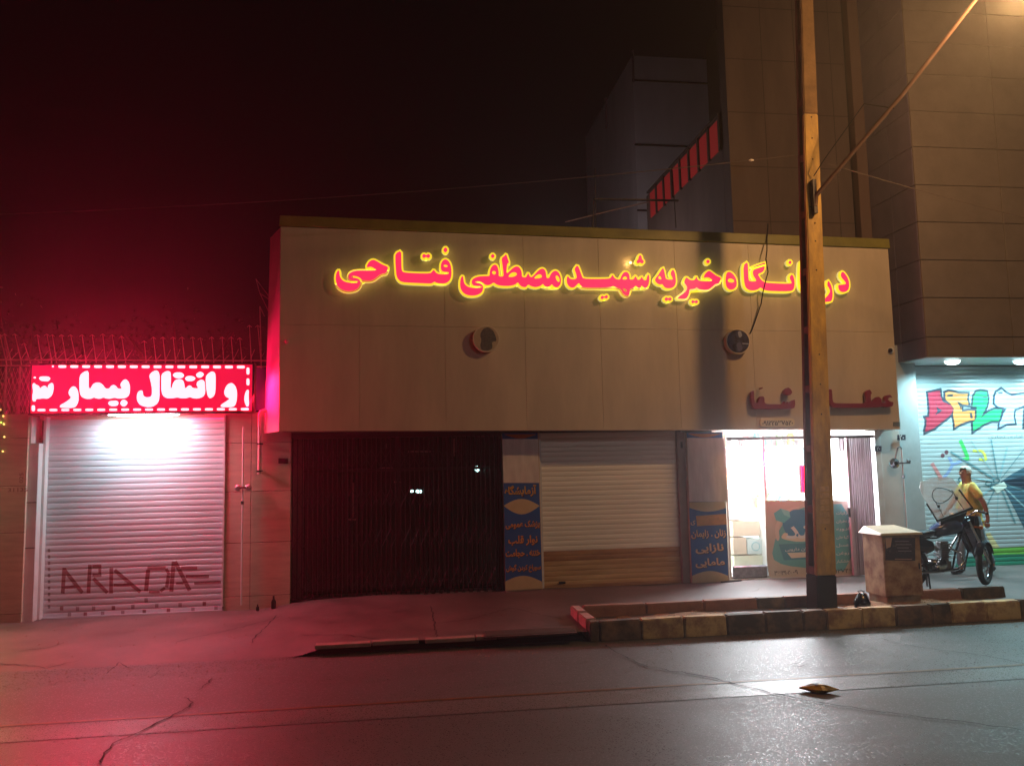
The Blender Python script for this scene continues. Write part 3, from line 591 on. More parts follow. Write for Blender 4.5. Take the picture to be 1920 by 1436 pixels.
# ------------------------------------------------------------------ main lettering
GLY = [
 ((620, 450), .125, [[(105, 455), (130, 455), (133, 520), (150, 570), (190, 615), (250, 635), (330, 645), (400, 640), (418, 625), (400, 612), (330, 610), (285, 598), (264, 565), (275, 510), (310, 480), (370, 462), (450, 455), (560, 460), (690, 452), (660, 430), (610, 400), (570, 405), (545, 415), (540, 385), (570, 330), (610, 300), (650, 295), (700, 320), (780, 370), (865, 400), (850, 455), (825, 500), (760, 505), (710, 540), (640, 595), (580, 608), (500, 605), (476, 602), (445, 572), (400, 545), (340, 535), (303, 548), (330, 562), (390, 570), (435, 592), (448, 635), (435, 690), (390, 740), (300, 765), (220, 762), (150, 735), (100, 690), (78, 630), (72, 560), (82, 500)]]),
 ((620, 450), .125, [[(970, 200), (1060, 155), (1062, 300), (1065, 440), (1080, 475), (1120, 488), (1300, 498), (1490, 500), (1515, 480), (1548, 440), (1580, 490), (1620, 510), (1700, 515), (1765, 510), (1775, 490), (1760, 480), (1690, 478), (1655, 450), (1650, 380), (1665, 330), (1700, 290), (1745, 290), (1790, 340), (1812, 420), (1815, 520), (1800, 590), (1750, 640), (1690, 655), (1620, 650), (1580, 640), (1560, 625), (1535, 640), (1500, 655), (1400, 650), (1200, 642), (1070, 632), (1020, 600), (985, 540), (975, 420), (968, 300)], [(1690, 380), (1725, 368), (1760, 388), (1742, 408), (1705, 402)]]),
 ((620, 450), .125, [[(1682, 150), (1722, 100), (1762, 145), (1724, 196)]]),
 ((620, 450), .125, [[(1365, 240), (1398, 202), (1432, 230), (1465, 202), (1503, 240), (1465, 278), (1432, 248), (1398, 278)]]),
 ((850, 450), .125, [[(130, 540), (150, 545), (155, 600), (165, 650), (205, 695), (270, 715), (350, 722), (420, 712), (430, 702), (400, 692), (330, 688), (292, 678), (274, 640), (280, 595), (320, 565), (380, 545), (450, 540), (520, 540), (545, 535), (545, 480), (560, 420), (590, 380), (625, 365), (655, 380), (675, 430), (685, 490), (680, 545), (755, 548), (750, 480), (738, 380), (722, 270), (760, 245), (795, 205), (815, 270), (840, 345), (812, 348), (800, 430), (798, 500), (830, 480), (880, 430), (930, 395), (975, 395), (1010, 430), (1030, 490), (1030, 555), (1090, 560), (1105, 530), (1125, 490), (1145, 540), (1170, 560), (1210, 530), (1260, 470), (1310, 430), (1350, 425), (1385, 460), (1395, 520), (1400, 570), (1440, 570), (1455, 520), (1490, 475), (1535, 455), (1580, 480), (1610, 540), (1620, 610), (1605, 680), (1560, 715), (1510, 700), (1480, 660), (1455, 690), (1410, 710), (1370, 690), (1345, 655), (1310, 690), (1240, 710), (1170, 695), (1125, 665), (1090, 710), (1040, 705), (1000, 680), (970, 630), (930, 670), (850, 690), (720, 688), (650, 670), (605, 635), (560, 670), (510, 680), (475, 670), (440, 636), (380, 616), (322, 626), (350, 643), (400, 650), (440, 676), (450, 720), (435, 780), (380, 820), (290, 838), (200, 825), (140, 785), (105, 720), (100, 640), (110, 570)],
   [(575, 490), (605, 458), (648, 485), (615, 525)], [(820, 550), (870, 490), (930, 482), (962, 510), (930, 542), (870, 557)], [(1205, 580), (1250, 528), (1300, 510), (1338, 540), (1310, 572)], [(1532, 545), (1560, 528), (1592, 570), (1598, 622), (1570, 628), (1545, 590)]]),
 ((850, 450), .125, [[(555, 240), (592, 202), (628, 240), (592, 280)]]),
 ((1050, 460), .125, [[(120, 455), (150, 500), (200, 510), (245, 500), (255, 470), (235, 400), (215, 350), (265, 290), (300, 370), (330, 460), (350, 498), (500, 503), (740, 500), (765, 480), (790, 435), (820, 490), (860, 510), (905, 510), (920, 460), (950, 410), (995, 390), (1035, 420), (1048, 470), (1045, 512), (1100, 512), (1120, 480), (1140, 455), (1155, 500), (1175, 520), (1205, 510), (1225, 465), (1245, 500), (1270, 525), (1300, 520), (1305, 470), (1335, 425), (1345, 500), (1335, 580), (1310, 630), (1275, 645), (1245, 620), (1225, 600), (1210, 640), (1175, 640), (1135, 600), (1110, 640), (1050, 650), (1050, 700), (1030, 750), (990, 755), (945, 720), (915, 655), (870, 640), (820, 620), (795, 610), (760, 630), (600, 635), (350, 635), (310, 600), (285, 560), (250, 600), (210, 635), (160, 635), (115, 590), (100, 530), (105, 480)],
   [(935, 510), (950, 480), (985, 462), (1012, 490), (1000, 512)], [(938, 650), (965, 643), (1007, 670), (1000, 697), (968, 690)]]),
 ((1050, 460), .125, [[(1178, 170), (1205, 138), (1232, 170), (1228, 200), (1268, 243), (1238, 280), (1205, 255), (1172, 278), (1143, 243), (1182, 200)]]),
 ((1050, 460), .125, [[(603, 785), (635, 746), (665, 772), (700, 738), (730, 770), (700, 804), (665, 780), (635, 816)]]),
 ((1220, 470), .09375, [[(180, 440), (250, 330), (275, 400), (295, 500), (310, 575), (455, 578), (440, 540), (395, 450), (450, 360), (490, 440), (505, 540), (510, 630), (490, 700), (440, 745), (350, 755), (290, 740), (260, 700), (235, 665), (200, 680), (150, 665), (105, 625), (88, 580), (105, 540), (150, 490)], [(148, 540), (190, 495), (228, 572), (180, 574)]]),
 ((1220, 470), .09375, [[(270, 968), (318, 922), (352, 955), (390, 922), (436, 968), (392, 1012), (352, 978), (318, 1015)]]),
 ((1220, 470), .09375, [[(720, 525), (780, 580), (850, 595), (895, 570), (920, 510), (945, 580), (990, 605), (1100, 610), (1210, 612), (1240, 590), (1190, 545), (1130, 530), (1070, 545), (1070, 500), (1110, 440), (1160, 400), (1200, 410), (1270, 465), (1340, 510), (1415, 540), (1400, 590), (1370, 655), (1300, 665), (1240, 720), (1170, 775), (1080, 785), (990, 775), (950, 755), (930, 730), (880, 765), (780, 770), (775, 840), (750, 910), (710, 962), (620, 962), (530, 955), (590, 900), (680, 840), (730, 780), (735, 720), (700, 670), (670, 630), (690, 570)]]),
 ((1220, 470), .09375, [[(1105, 215), (1150, 166), (1196, 215), (1150, 266)]]),
 ((1220, 470), .09375, [[(810, 1020), (845, 980), (880, 1010), (920, 980), (962, 1020), (920, 1062), (880, 1030), (845, 1062)]]),
 ((1220, 470), .09375, [[(1530, 430), (1590, 420), (1660, 470), (1710, 550), (1730, 640), (1720, 720), (1670, 770), (1600, 785), (1540, 750), (1510, 690), (1500, 600), (1510, 500)], [(1540, 585), (1590, 550), (1665, 578), (1680, 612), (1640, 640), (1560, 630)]]),
 ((1380, 470), .125, [[(115, 210), (180, 165), (185, 300), (190, 420), (205, 460), (300, 460), (310, 440), (260, 370), (255, 290), (330, 260), (435, 225), (430, 270), (410, 320), (330, 350), (350, 390), (385, 440), (440, 478), (600, 490), (820, 495), (845, 480), (800, 400), (845, 345), (880, 420), (885, 520), (865, 590), (810, 610), (600, 608), (450, 600), (400, 570), (370, 550), (320, 590), (230, 600), (170, 575), (135, 520), (120, 400)]]),
 ((1380, 470), .125, [[(262, 238), (435, 178), (445, 192), (435, 206), (275, 248)]]),
 ((1380, 470), .125, [[(785, 175), (815, 140), (843, 175), (815, 210)]]),
 ((1380, 470), .125, [[(965, 180), (1010, 150), (1015, 460), (1085, 470), (1130, 420), (1175, 410), (1205, 470), (1200, 560), (1165, 600), (1130, 590), (1080, 600), (1000, 600), (970, 540), (960, 400)]]),
 ((1380, 470), .125, [[(1385, 440), (1420, 490), (1445, 560), (1455, 640), (1450, 720), (1430, 765), (1330, 770), (1255, 765), (1335, 720), (1390, 660), (1418, 610), (1400, 560), (1370, 520)]]),
 ((1380, 470), .125, [[(1580, 330), (1610, 310), (1660, 370), (1695, 440), (1705, 520), (1690, 590), (1640, 622), (1580, 620), (1545, 580), (1535, 510), (1580, 512), (1660, 500), (1640, 460), (1575, 390)]]),
]
SG = thing('clinic_sign', 'long row of glowing pink Persian letters with yellow lit rims on the fascia', 'sign', PY(1100, 575, YF))
for (og, k, loops) in GLY:
    L1 = [crop(l, og, k) for l in loops]
    DY = YF-.115
    lp = [chaikin(loop_px(l, DY), 1, .25) for l in L1]
    me = curve_mesh(lp[:1], .02, .024)
    small = len(L1[0]) < 13
    o = link_mesh('letter', to_wall(me, DY+.033), SG, None, M_letterrim)
    # the warm lit side wall of the tray: a slightly narrower deeper body behind the rim
    me = curve_mesh(lp[:1], .024, .0225); q = link_mesh('letter_tray', to_wall(me, DY+.079), o, None, M_letterglow); q.location = (0, 0, 0); ORG[q.name] = ORG[o.name]
    me = curve_mesh(lp, .003, -.001); q = link_mesh('letter_face', to_wall(me, DY+.009), o, None, M_letterface)
# hot spot fitting beside the three dots
t = thing('bare_bulb', 'small bare warm bulb shining on the fascia left of the three sign dots', 'lamp', PY(1181, 493, YF-.03))
q = PY(1182, 493, YF-.035); MB().lathe(q, (0, -1, 0), [(-.01, .004), (0, .02), (.015, .022), (.03, .008)], 10).build('bulb', mat('bulb_lit', (1, .8, .4), .5, emit=(1, .62, .18), es=5), t)
lamp('bulb_light', 'POINT', q-Vector((.03, .03, 0)), .5, (1, .62, .2), shadow_soft_size=.01)

# ------------------------------------------------------------------ discs, cctv, cable, shop letters
for (px, py, r, lab, var) in ((912, 635, 25.5, 'round cream disc sign with grey portrait print on the fascia, the left one', 0), (1384, 640, 23, 'round dark photo disc sign on the fascia right of the pole shadow', 1)):
    c = PY(px, py, YF-.12); rr = (PY(px+r, py, YF-.12)-c).length
    t = thing('disc_sign', lab, 'sign', c)
    MB().lathe(c, (0, -1, 0), [(-.10, rr*.96), (-.02, rr), (0, rr*.985)], 40).build('tray', mat('disc_white', srgb(210, 196, 172), .4), t, smooth=True)
    mface = mat('disc_face_%s' % ('pale', 'dark')[var], srgb(190, 170, 138) if not var else srgb(40, 44, 78), .4, ns=9, na=.2) if not var else mat('disc_face_dark', srgb(62, 66, 104), .35, ns=14, c2=srgb(20, 20, 44), contrast=(.4, .6))
    MB().lathe(c+Vector((0, -.002, 0)), (0, -1, 0), [(-.001, rr*.9), (.002, rr*.9)], 40).build('print', mface, t)
    if var == 0:
        G1 = mat('portrait_grey', srgb(104, 104, 98), .5, ns=30, na=.5)
        plate('portrait', [[(905, 617), (915, 613), (925, 620), (930, 632), (931, 640), (922, 641), (924, 652), (918, 657), (904, 657), (900, 648), (903, 638), (900, 628)]], YF-.1265, .001, G1, t)
    else:
        G1 = mat('portrait_light', srgb(150, 160, 190), .5); plate('portrait', [[(1383, 622), (1389, 620), (1392, 630), (1386, 634)]], YF-.1265, .001, G1, t); plate('portrait', [[(1380, 645), (1388, 640), (1394, 655), (1384, 660)]], YF-.1265, .001, mat('portrait_mid', srgb(84, 88, 128), .5), t)
        plate('portrait', [[(1392, 643), (1404, 644), (1404, 646), (1392, 645)]], YF-.1265, .001, G1, t, smooth=0); plate('portrait', [[(1368, 632), (1376, 626), (1380, 640), (1371, 650)]], YF-.1265, .001, mat('portrait_mid2', srgb(50, 56, 92), .5), t)
t = thing('dome_camera', 'small dark dome camera on the right end of the fascia', 'camera', PY(1669, 657, YF))
MB().lathe(PY(1669, 657, YF), (0, -1, 0), [(0, .05), (.03, .05), (.035, .04)], 16).build('base', M_whitepaint, t); MB().lathe(PY(1669, 657, YF-.03), (0, -1, 0), [(0, .036), (.025, .03), (.04, .012)], 16).build('dome', M_black, t, smooth=True)
t = thing('alarm_lamp', 'tiny pink lit knob near the left edge of the fascia', 'lamp', PY(538, 640, YF))
MB().lathe(PY(538, 640, YF), (0, -1, 0), [(0, .035), (.03, .03), (.05, .012)], 14).build('knob', mat('pink_white_plastic', srgb(220, 150, 170), .25), t, smooth=True)
pts = [PY(a, b_, YF-.02-d) for a, b_, d in ((1440, 420, -.0), (1438, 448, .03), (1438, 470, .15), (1436, 486, .16), (1440, 510, .15), (1436, 525, .15), (1430, 550, .12), (1427, 570, .05), (1420, 590, .03), (1415, 605, .02), (1410, 618, .01), (1406, 626, .0))]
tag(MB().tube(pts, .009, 6).build('loose_cable', M_black, loc=pts[-1]), 'thin dark cable hanging down over the fascia past the sign to the right disc', 'cable')
for (a, b_) in ((1121, 497), (1277, 492)):
    pass
# crimson shop letters  عطا شفا
GC = [
 [[(1045, 120), (1095, 118), (1105, 270), (1130, 288), (1300, 290), (1505, 288), (1500, 230), (1492, 160), (1545, 118), (1580, 175), (1560, 190), (1565, 280), (1600, 240), (1650, 205), (1690, 240), (1690, 285), (1735, 280), (1722, 230), (1745, 195), (1790, 185), (1828, 230), (1790, 225), (1765, 245), (1790, 268), (1835, 275), (1825, 335), (1750, 348), (1690, 335), (1665, 348), (1500, 352), (1110, 355), (1065, 310), (1050, 220)]],
 [[(110, 165), (160, 125), (165, 280), (205, 285), (205, 240), (235, 205), (270, 205), (288, 240), (285, 285), (320, 298), (500, 300), (510, 265), (525, 262), (535, 298), (560, 262), (575, 298), (600, 262), (650, 240), (655, 310), (640, 365), (400, 370), (150, 370), (125, 310)]],
 [[(238, 100), (262, 95), (268, 115), (246, 132), (228, 122)]],
 [[(565, 95), (600, 120), (622, 165), (590, 205), (545, 200), (505, 185), (515, 135)]]]
SH = thing('shop_letters', 'dark crimson raised Persian letters above the bright shop door, cut by the pole', 'sign', PY(1540, 768, YF))
for lps in GC:
    L1 = [crop(l, (1390, 710), .15625) for l in lps]
    me = curve_mesh([chaikin(loop_px(l, YF-.13), 1, .18) for l in L1], .04, -.008); link_mesh('letter', to_wall(me, YF-.085), SH, None, M_crimson)
t = thing('phone_plate', 'cream oval plate with a Persian phone number above the shop door', 'sign', PY(1457, 798, YF))
plate('plate', [[(1426, 786), (1430, 784), (1486, 784), (1490, 788), (1490, 796), (1486, 800), (1429, 800), (1425, 796)]], YF-.04, .035, mat('plate_cream', srgb(214, 196, 150), .35), t)
textpx('lettering', '۰۹۱۲۲۵۳۷۵۲۰', 1429, 1487, 792, YF-.043, M_black, t, hpx=11, bold=.03)
for (a, b_, c, d, D_, s_, lab) in ((1675, 791, 1688, 799, YF-.012, '', 'small grey plate on the lower right corner of the fascia'), (1683, 815, 1698, 825, 12.27, '۲۰', 'small dark house number plate on the pier by the graffiti shutter'), (1641, 836, 1653, 846, 12.27, '۲۰', 'small dark house number plate on the white pier beside the folded gate'), (522, 859, 540, 869, 12.37, '', 'small maroon plate on the wall left of the black gate')):
    t = thing('number_plate', lab, 'plate', PY((a+c)/2, d, D_))
    plate('plate', [[(a, b_), (c, b_), (c, d), (a, d)]], D_, .01, mat('plate_blue_%d' % a, srgb(24, 34, 60) if s_ else (srgb(110, 120, 120) if a > 1600 else srgb(60, 10, 20)), .4), t, smooth=0)
    if s_: textpx('lettering', s_, a+3, c-3, (b_+d)/2, D_-.002, mat('plate_white', srgb(220, 225, 230), .5), t, bold=.02)

# ------------------------------------------------------------------ bright shop
x0, x1 = pxx(1366, 12.4), X_R0
SHOP = thing('herbal_shop', 'small brightly lit shop interior with shelves behind the open folding gate', 'shop', ((x0+x1)/2, 13, .1))
M_int = mat('shop_white_wall', srgb(238, 240, 240), .6); M_shelf = mat('shop_shelf', srgb(228, 226, 220), .5)
box('back_wall', M_int, x0-.3, x1+.3, 14.6, 14.65, .1, 2.8, SHOP); box('side_wall', M_int, x0-.12, x0-.06, 12.65, 14.6, .1, 2.8, SHOP); box('side_wall', M_int, x1+.06, x1+.12, 12.65, 14.6, .1, 2.8, SHOP)
box('ceiling', M_int, x0-.3, x1+.3, 12.63, 14.6, 2.555, 2.59, SHOP); box('floor', mat('tile_floor', srgb(200, 200, 198), .3), x0-.05, x1+.05, 12.4, 14.6, .10, .118, SHOP)
rnd = random.Random(3)
for k, z in enumerate((.7, 1.1, 1.5, 1.9, 2.25)):
    box('shelf', M_shelf, x0, x1, 14.25, 14.58, z-.02, z, SHOP)
JN = ('amber', 'green', 'white', 'rose', 'teal'); ORD = ('first', 'second', 'third', 'fourth', 'fifth', 'sixth', 'seventh', 'eighth', 'ninth', 'tenth', 'last')
jm = [mat('jar_%s' % nme, srgb(*c), .3) for nme, c in (('amber', (214, 170, 100)), ('green', (130, 170, 120)), ('white', (235, 235, 230)), ('rose', (210, 140, 140)), ('teal', (110, 180, 190)))]
jr = None
for k, z in enumerate((.7, 1.1, 1.5, 1.9, 2.25)):
    for j in range(11):
        xx = x0+.12+j*.225; r_ = .06+.02*rnd.random(); hh = .17+.1*rnd.random(); ci = rnd.randrange(5)
        t = MB().lathe((xx, 14.4, z), (0, 0, 1), [(0, r_), (hh*.8, r_), (hh*.9, r_*.7), (hh, r_*.75)], 10).build('jar', jm[ci], loc=(xx, 14.4, z), smooth=True)
        tag(t, '%s jar on the %s shop shelf, %s from the left' % (JN[ci], ('lowest', 'second lowest', 'middle', 'second highest', 'top')[k], ORD[j]), 'jar', 'jars on the shop shelves')
# cartons at the left behind the glass
for k, (a, b_, c, d, mm_) in enumerate(((1378, 1040, 1432, 1066, 'lime'), (1376, 1007, 1400, 1040, 'tan'), (1402, 1009, 1432, 1039, 'mint'), (1375, 975, 1425, 1006, 'tan'), (1372, 930, 1400, 974, 'white'))):
    P = PY(a, d, 12.85); Q = PY(c, b_, 12.85); colr = {'lime': (206, 214, 186), 'tan': (206, 190, 165), 'mint': (200, 224, 220), 'white': (226, 226, 222)}[mm_]
    o = MB().box(P.x, Q.x-.01, 12.85, 13.15, P.z+.003, Q.z-.003).build('carton', mat('carton_'+mm_, srgb(*colr), .7, ns=8, na=.1), loc=((P.x+Q.x)/2, 13, P.z), bevel=.004)
    tag(o, ('lowest pale green carton of the stack behind the shop glass', 'tan carton at the left of the middle layer behind the shop glass', 'mint carton with a round mark in the stack behind the shop glass', 'wide tan carton lying across the top of the stack in the shop', 'tall white carton standing highest on the stack in the shop')[k], 'carton', 'cartons stacked in the shop')
    if mm_ == 'mint':
        c_ = PY((a+c)/2, (b_+d)/2, 12.847); MB().tube([c_+Vector((.07*math.cos(i*.524), 0, .07*math.sin(i*.524))) for i in range(12)], .006, 4, closed=True).build('print_ring', mat('ring_teal', srgb(90, 170, 180), .6), o)
SD = thing('shop_glass_door', 'tall glass pane with steel frame on the left side of the shop opening', 'door', (x0+.3, 12.5, .1))
M_clear = mat('clear_glass', (1, 1, 1, 1), .02, alpha=.12, spec=.5)
gx = PY(1434, 960, 12.5).x
box('pane', M_clear, x0+.03, gx, 12.5, 12.506, .15, 2.35, SD)
box('frame_post', M_whitepaint, x0, x0+.035, 12.47, 12.53, .11, 2.4, SD); box('frame_post', M_whitepaint, gx, gx+.035, 12.47, 12.53, .11, 2.4, SD); box('frame_rail', M_whitepaint, x0+.036, gx-.001, 12.475, 12.525, .11, .15, SD)
vs = []
o = box('plastic_bag', mat('grey_plastic_sheet', srgb(150, 158, 172), .3, ns=14, na=.5), x0+.05, gx-.02, 12.44, 12.49, .12, .32, bevel=.02, loc=(x0+.3, 12.46, .12)); tag(o, 'grey crumpled plastic roll lying along the foot of the shop glass', 'plastic')
# shop banner
BN = thing('shop_banner', 'teal and blue printed banner hung low across the shop counter', 'banner', PY(1515, 1085, 12.42)); D = 12.42
plate('sheet', [[(1434, 938), (1596, 938), (1599, 1078), (1597, 1082), (1450, 1084), (1442, 1080), (1438, 1050)]], D, .006, mat('banner_cream', srgb(204, 196, 178), .4, ns=2, na=.12), BN, smooth=0)
bp = lambda n_, pts, c, d=0, s_=1: plate(n_, [pts], D-.002-d, .0015, mat('banner_%s' % ''.join(chr(97+int(v/26)) for v in c), srgb(*c), .4), BN, smooth=s_)
bp('print_field', [(1455, 1004), (1480, 962), (1520, 946), (1594, 944), (1597, 1072), (1530, 1066), (1470, 1060), (1446, 1046)], (96, 178, 182))
bp('print_disc', [(1466, 985), (1470, 965), (1484, 955), (1510, 955), (1530, 965), (1535, 990), (1525, 1012), (1480, 1010)], (44, 130, 178), .002, 2)
bp('print_ribbon', [(1452, 990), (1462, 965), (1480, 952), (1500, 949), (1500, 952), (1484, 956), (1468, 970), (1460, 990), (1462, 1012), (1456, 1014)], (216, 206, 190), .004)
bp('print_cube', [(1451, 962), (1464, 953), (1480, 958), (1482, 970), (1470, 980), (1455, 975)], (74, 186, 192), .0055, 0); bp('print_cube', [(1464, 953), (1480, 958), (1482, 970), (1470, 965)], (120, 214, 214), .007, 0)
bp('print_swash', [(1464, 1008), (1470, 998), (1478, 1000), (1476, 1004), (1500, 1006), (1530, 1000), (1560, 988), (1562, 998), (1530, 1012), (1498, 1016), (1474, 1012)], (224, 216, 196), .0055)
bp('print_lines', [(1460, 1020), (1560, 1016), (1560, 1046), (1470, 1050)], (60, 140, 160), .0055, 0)
bp('print_sash', [(1476, 1036), (1545, 1034), (1545, 1042), (1484, 1046)], (210, 210, 200), .007, 0)
M_bt = mat('banner_white_text', srgb(225, 230, 230), .5); M_bk = mat('banner_dark_text', srgb(60, 60, 66), .5)
textpx('lettering', 'قند', 1472, 1545, 992, D-.0085, M_bt, BN, hpx=34, bold=.02)
textpx('lettering', 'گیاهان دارویی', 1472, 1530, 1029, D-.0085, M_bt, BN, hpx=8)
for k in range(7): textpx('lettering', ('عرقیات', 'زعفران', 'ادویه', 'گیاهان', 'عسل', 'روغن', 'خشکبار')[k], 1568, 1592, 962+15*k, D-.0045, M_bt, BN, hpx=7)
textpx('lettering', '۳۶۶۳۹۰۲۰', 1452, 1484, 1073, D-.003, M_bk, BN, hpx=9, bold=.015); textpx('lettering', '۰۹۱۲۷۴۶', 1556, 1597, 1070, D-.003, M_bk, BN, hpx=8, bold=.015); textpx('lettering', '۰۹', 1487, 1496, 1072, D-.003, M_bk, BN, hpx=8, bold=.015)
# counter behind banner
box('counter', M_shelf, PY(1440, 1000, 12.6).x, x1-.25, 12.5, 12.95, .12, 1.18, SHOP)
# header rail and folded gate
box('header_rail', mat('rail_steel', srgb(90, 80, 84), .4, metal=.5), x0, x1, 12.31, 12.36, 2.33, 2.375, SHOP)
GT = thing('folding_gate', 'collapsed folding gate of pale vertical bars at the right side of the shop door', 'gate', (x1-.2, 12.33, .1))
ga, gb = PY(1592, 900, 12.33).x, PY(1632, 900, 12.33).x; n = 11
M_gate = mat('gate_pale_paint', srgb(196, 170, 184), .4, ns=8, na=.15)
br = MB().hexa([(ga, 12.28, .12), (ga+.016, 12.28, .12), (ga+.016, 12.36, .12), (ga, 12.36, .12)], [(ga, 12.28, 2.33), (ga+.016, 12.28, 2.33), (ga+.016, 12.36, 2.33), (ga, 12.36, 2.33)]).build('bar', M_gate, GT)
for k in range(1, n): share(br, 'bar', (gb-ga)*k/(n-1), (.012 if k % 2 else 0))
box('lock_post', M_gate, ga-.045, ga-.01, 12.27, 12.33, .12, 2.32, GT); box('lock', M_darkmetal, ga-.07, ga-.045, 12.27, 12.31, 1.05, 1.2, GT)
t = thing('hanging_frame', 'small empty picture frame hung inside the shop near the folded gate', 'frame', PY(1581, 845, 12.7))
fr = PY(1573, 822, 12.7); f2 = PY(1583, 845, 12.7)
MB().tube([fr, (f2.x, 12.7, fr.z), f2, (fr.x, 12.7, f2.z)], .012, 4, closed=True).build('frame', M_black, t); box('mat_board', mat('frame_white', srgb(225, 228, 228), .6), fr.x, f2.x, 12.705, 12.71, f2.z, fr.z, t)
t = thing('red_led_sign', 'small glowing red sign hanging in the shop doorway just behind the pole', 'sign', PY(1523, 925, 12.4))
a_, b2_ = PY(1502, 873, 12.40), PY(1540, 921, 12.40)
box('panel', mat('red_panel_lit', (1, 0, .1), .5, emit=(1, .0, .035), es=8), a_.x, b2_.x, 12.40, 12.42, b2_.z, a_.z, t); box('case', M_black, a_.x-.01, b2_.x+.01, 12.421, 12.46, b2_.z-.01, a_.z+.01, t)
MB().tube([((a_.x+b2_.x)/2, 12.43, a_.z), ((a_.x+b2_.x)/2, 12.34, 2.34)], .004, 4).build('wire', M_black, t)

# gas meters and pipes
def regulator(name, lab, pxx_, py, D_, ytop, ybot, hook, disc, grp='gas risers with regulators on the walls'):
    c = PY(pxx_, py, D_); t = thing(name, lab, 'gas pipe', (c.x, D_, gz(c.x, 12.2)), grp)
    zt = PY(pxx_, ytop, D_).z; zb = PY(pxx_, ybot, D_).z
    MB().tube([(c.x, D_, zt), (c.x, D_, zb)], .013, 8).build('riser', M_whitepaint, t, smooth=True)
    if hook: MB().tube([(c.x, D_, zt), (c.x-.03, D_-.02, zt+.04), (c.x-.09, D_-.03, zt+.02), (c.x-.16, D_-.03, zt-.22), (c.x-.2, D_-.05, c.z+.04)], .012, 8).build('bent_pipe', M_chrome, t, smooth=True)
    for k, (ax, az, r_) in enumerate(disc):
        q = c+Vector((ax, -.05, az)); MB().lathe(q, (0, -1, 0), [(-.05, .02), (-.03, r_), (.0, r_), (.02, r_*.5), (.035, r_*.45)], 18).build('regulator', M_chrome if hook else mat('reg_grey', srgb(170, 160, 165), .35, metal=.5), t, smooth=True)
    MB().tube([c+Vector((-.22 if hook else -.05, -.05, 0)), c+Vector((.10, -.05, 0))], .016, 8).build('valve_pipe', M_chrome, t, smooth=True)
    MB().lathe((c.x, D_, c.z-.25), (0, 0, 1), [(0, .014), (.01, .026), (.05, .026), (.06, .014)], 8).build('coupling', M_chrome, t)
    return t
regulator('gas_riser', 'chrome gas regulator on a bent riser pipe on the pier beside the graffiti shutter', 1692, 868, 12.22, 842, 990, True, [(-.17, 0, .085), (.08, .03, .035)])
regulator('gas_riser', 'thin white gas riser with two regulators on the red lit wall by the left shutter', 455, 914, 12.33, 800, 1134, False, [(-.06, 0, .045), (.09, 0, .045)])
pc = PY(487, 770, 12.28)
t = thing('vent_pipe', 'elbowed drain pipe on the red lit wall beside the fascia end', 'pipe', (pc.x, 12.3, .0))
MB().tube([(pc.x+.28, 12.3, pc.z), (pc.x+.06, 12.3, pc.z), (pc.x+.015, 12.3, pc.z-.015), (pc.x, 12.3, pc.z-.06), (pc.x, 12.3, PY(487, 888, 12.3).z)], .028, 10).build('pipe', mat('pink_white_pvc', srgb(200, 180, 180), .35), t, smooth=True)
for z in (.5, .9): box('clamp', M_darkmetal, pc.x-.035, pc.x+.035, 12.27, 12.39, pc.z-z, pc.z-z+.02, t)

# ------------------------------------------------------------------ left building: wall, shutter, LED sign
LW = thing('garage_front', 'stone clad wall around the left shutter with grimy base', 'wall', (-4, 12.4, -.05))
zj = [PY(20, p, 12.4).z for p in (1168, 1146, 997, 911, 823, 778)]
for i in range(5):
    for (a, b_) in ((-5.66, -5.215),): MB().box(a, b_, 12.16, 12.6, zj[i]+.003, zj[i+1]-.003).build('slab', M_slab, LW, bevel=.004)
    MB().box(-6.9, -6.42, 12.16, 12.6, zj[i]+.003, zj[i+1]-.003).build('slab', M_slab, LW, bevel=.004)
box('core', M_joint, -5.65, -5.22, 12.17, 12.59, -.05, 2.85, LW)
XA, XB = PY(421, 950, 12.4).x, PY(545, 950, 12.4).x
zr = [-.05, .18, .95, 1.70, 2.42, 2.88]
xc = [XA, (XA+XB)/2-.1, XB]
for i in range(5):
    for j in range(2): MB().box(xc[j]+.003, xc[j+1]-.003, 12.4, 12.6, zr[i]+.003, zr[i+1]-.003).build('slab', M_slab, LW, bevel=.004)
box('core', M_joint, XA+.005, XB-.005, 12.41, 12.59, -.05, 2.86, LW)
box('lintel', M_slab, -5.2, XA, 12.46, 12.6, 2.80, 2.9, LW)
X0, X1 = PY(86, 950, 12.42).x, XA-.02
Z0L = -.03; ls, pl = shutter('roller_shutter', 'closed white roller shutter under the red LED sign with reddish stencilled letters', X0, X1, Z0L, 2.80, .0845, 12.44, M_slat_l)
box('guide_post', M_whitepaint, X0-.17, X0-.03, 12.2, 12.46, -.05, 2.46, ls, bevel=.004); box('guide_rail', M_whitepaint, X0-.03, X0+.005, 12.33, 12.46, -.03, 2.84, ls)
box('guide_post', M_whitepaint, X0-.17, X0-.14, 12.2, 12.46, 2.46, 2.84, ls); box('guide_rail', M_whitepaint, X1-.005, X1+.02, 12.38, 12.46, .05, 2.84, ls)
for z in (.99, 1.62): box('post_joint', mat('seam_grey', srgb(120, 120, 124), .5), X0-.165, X0-.035, 12.196, 12.2, z, z+.015, ls)
M_sten = mat('stencil_red_brown', srgb(150, 96, 104), .55, ns=30, na=.35); M_stg = mat('stencil_grey', srgb(142, 132, 138), .6)
S = lambda a, b_, w_=26: crop([(p[0], p[1]) for p in stroke(a, b_, w_)], (0, 760), .2924)
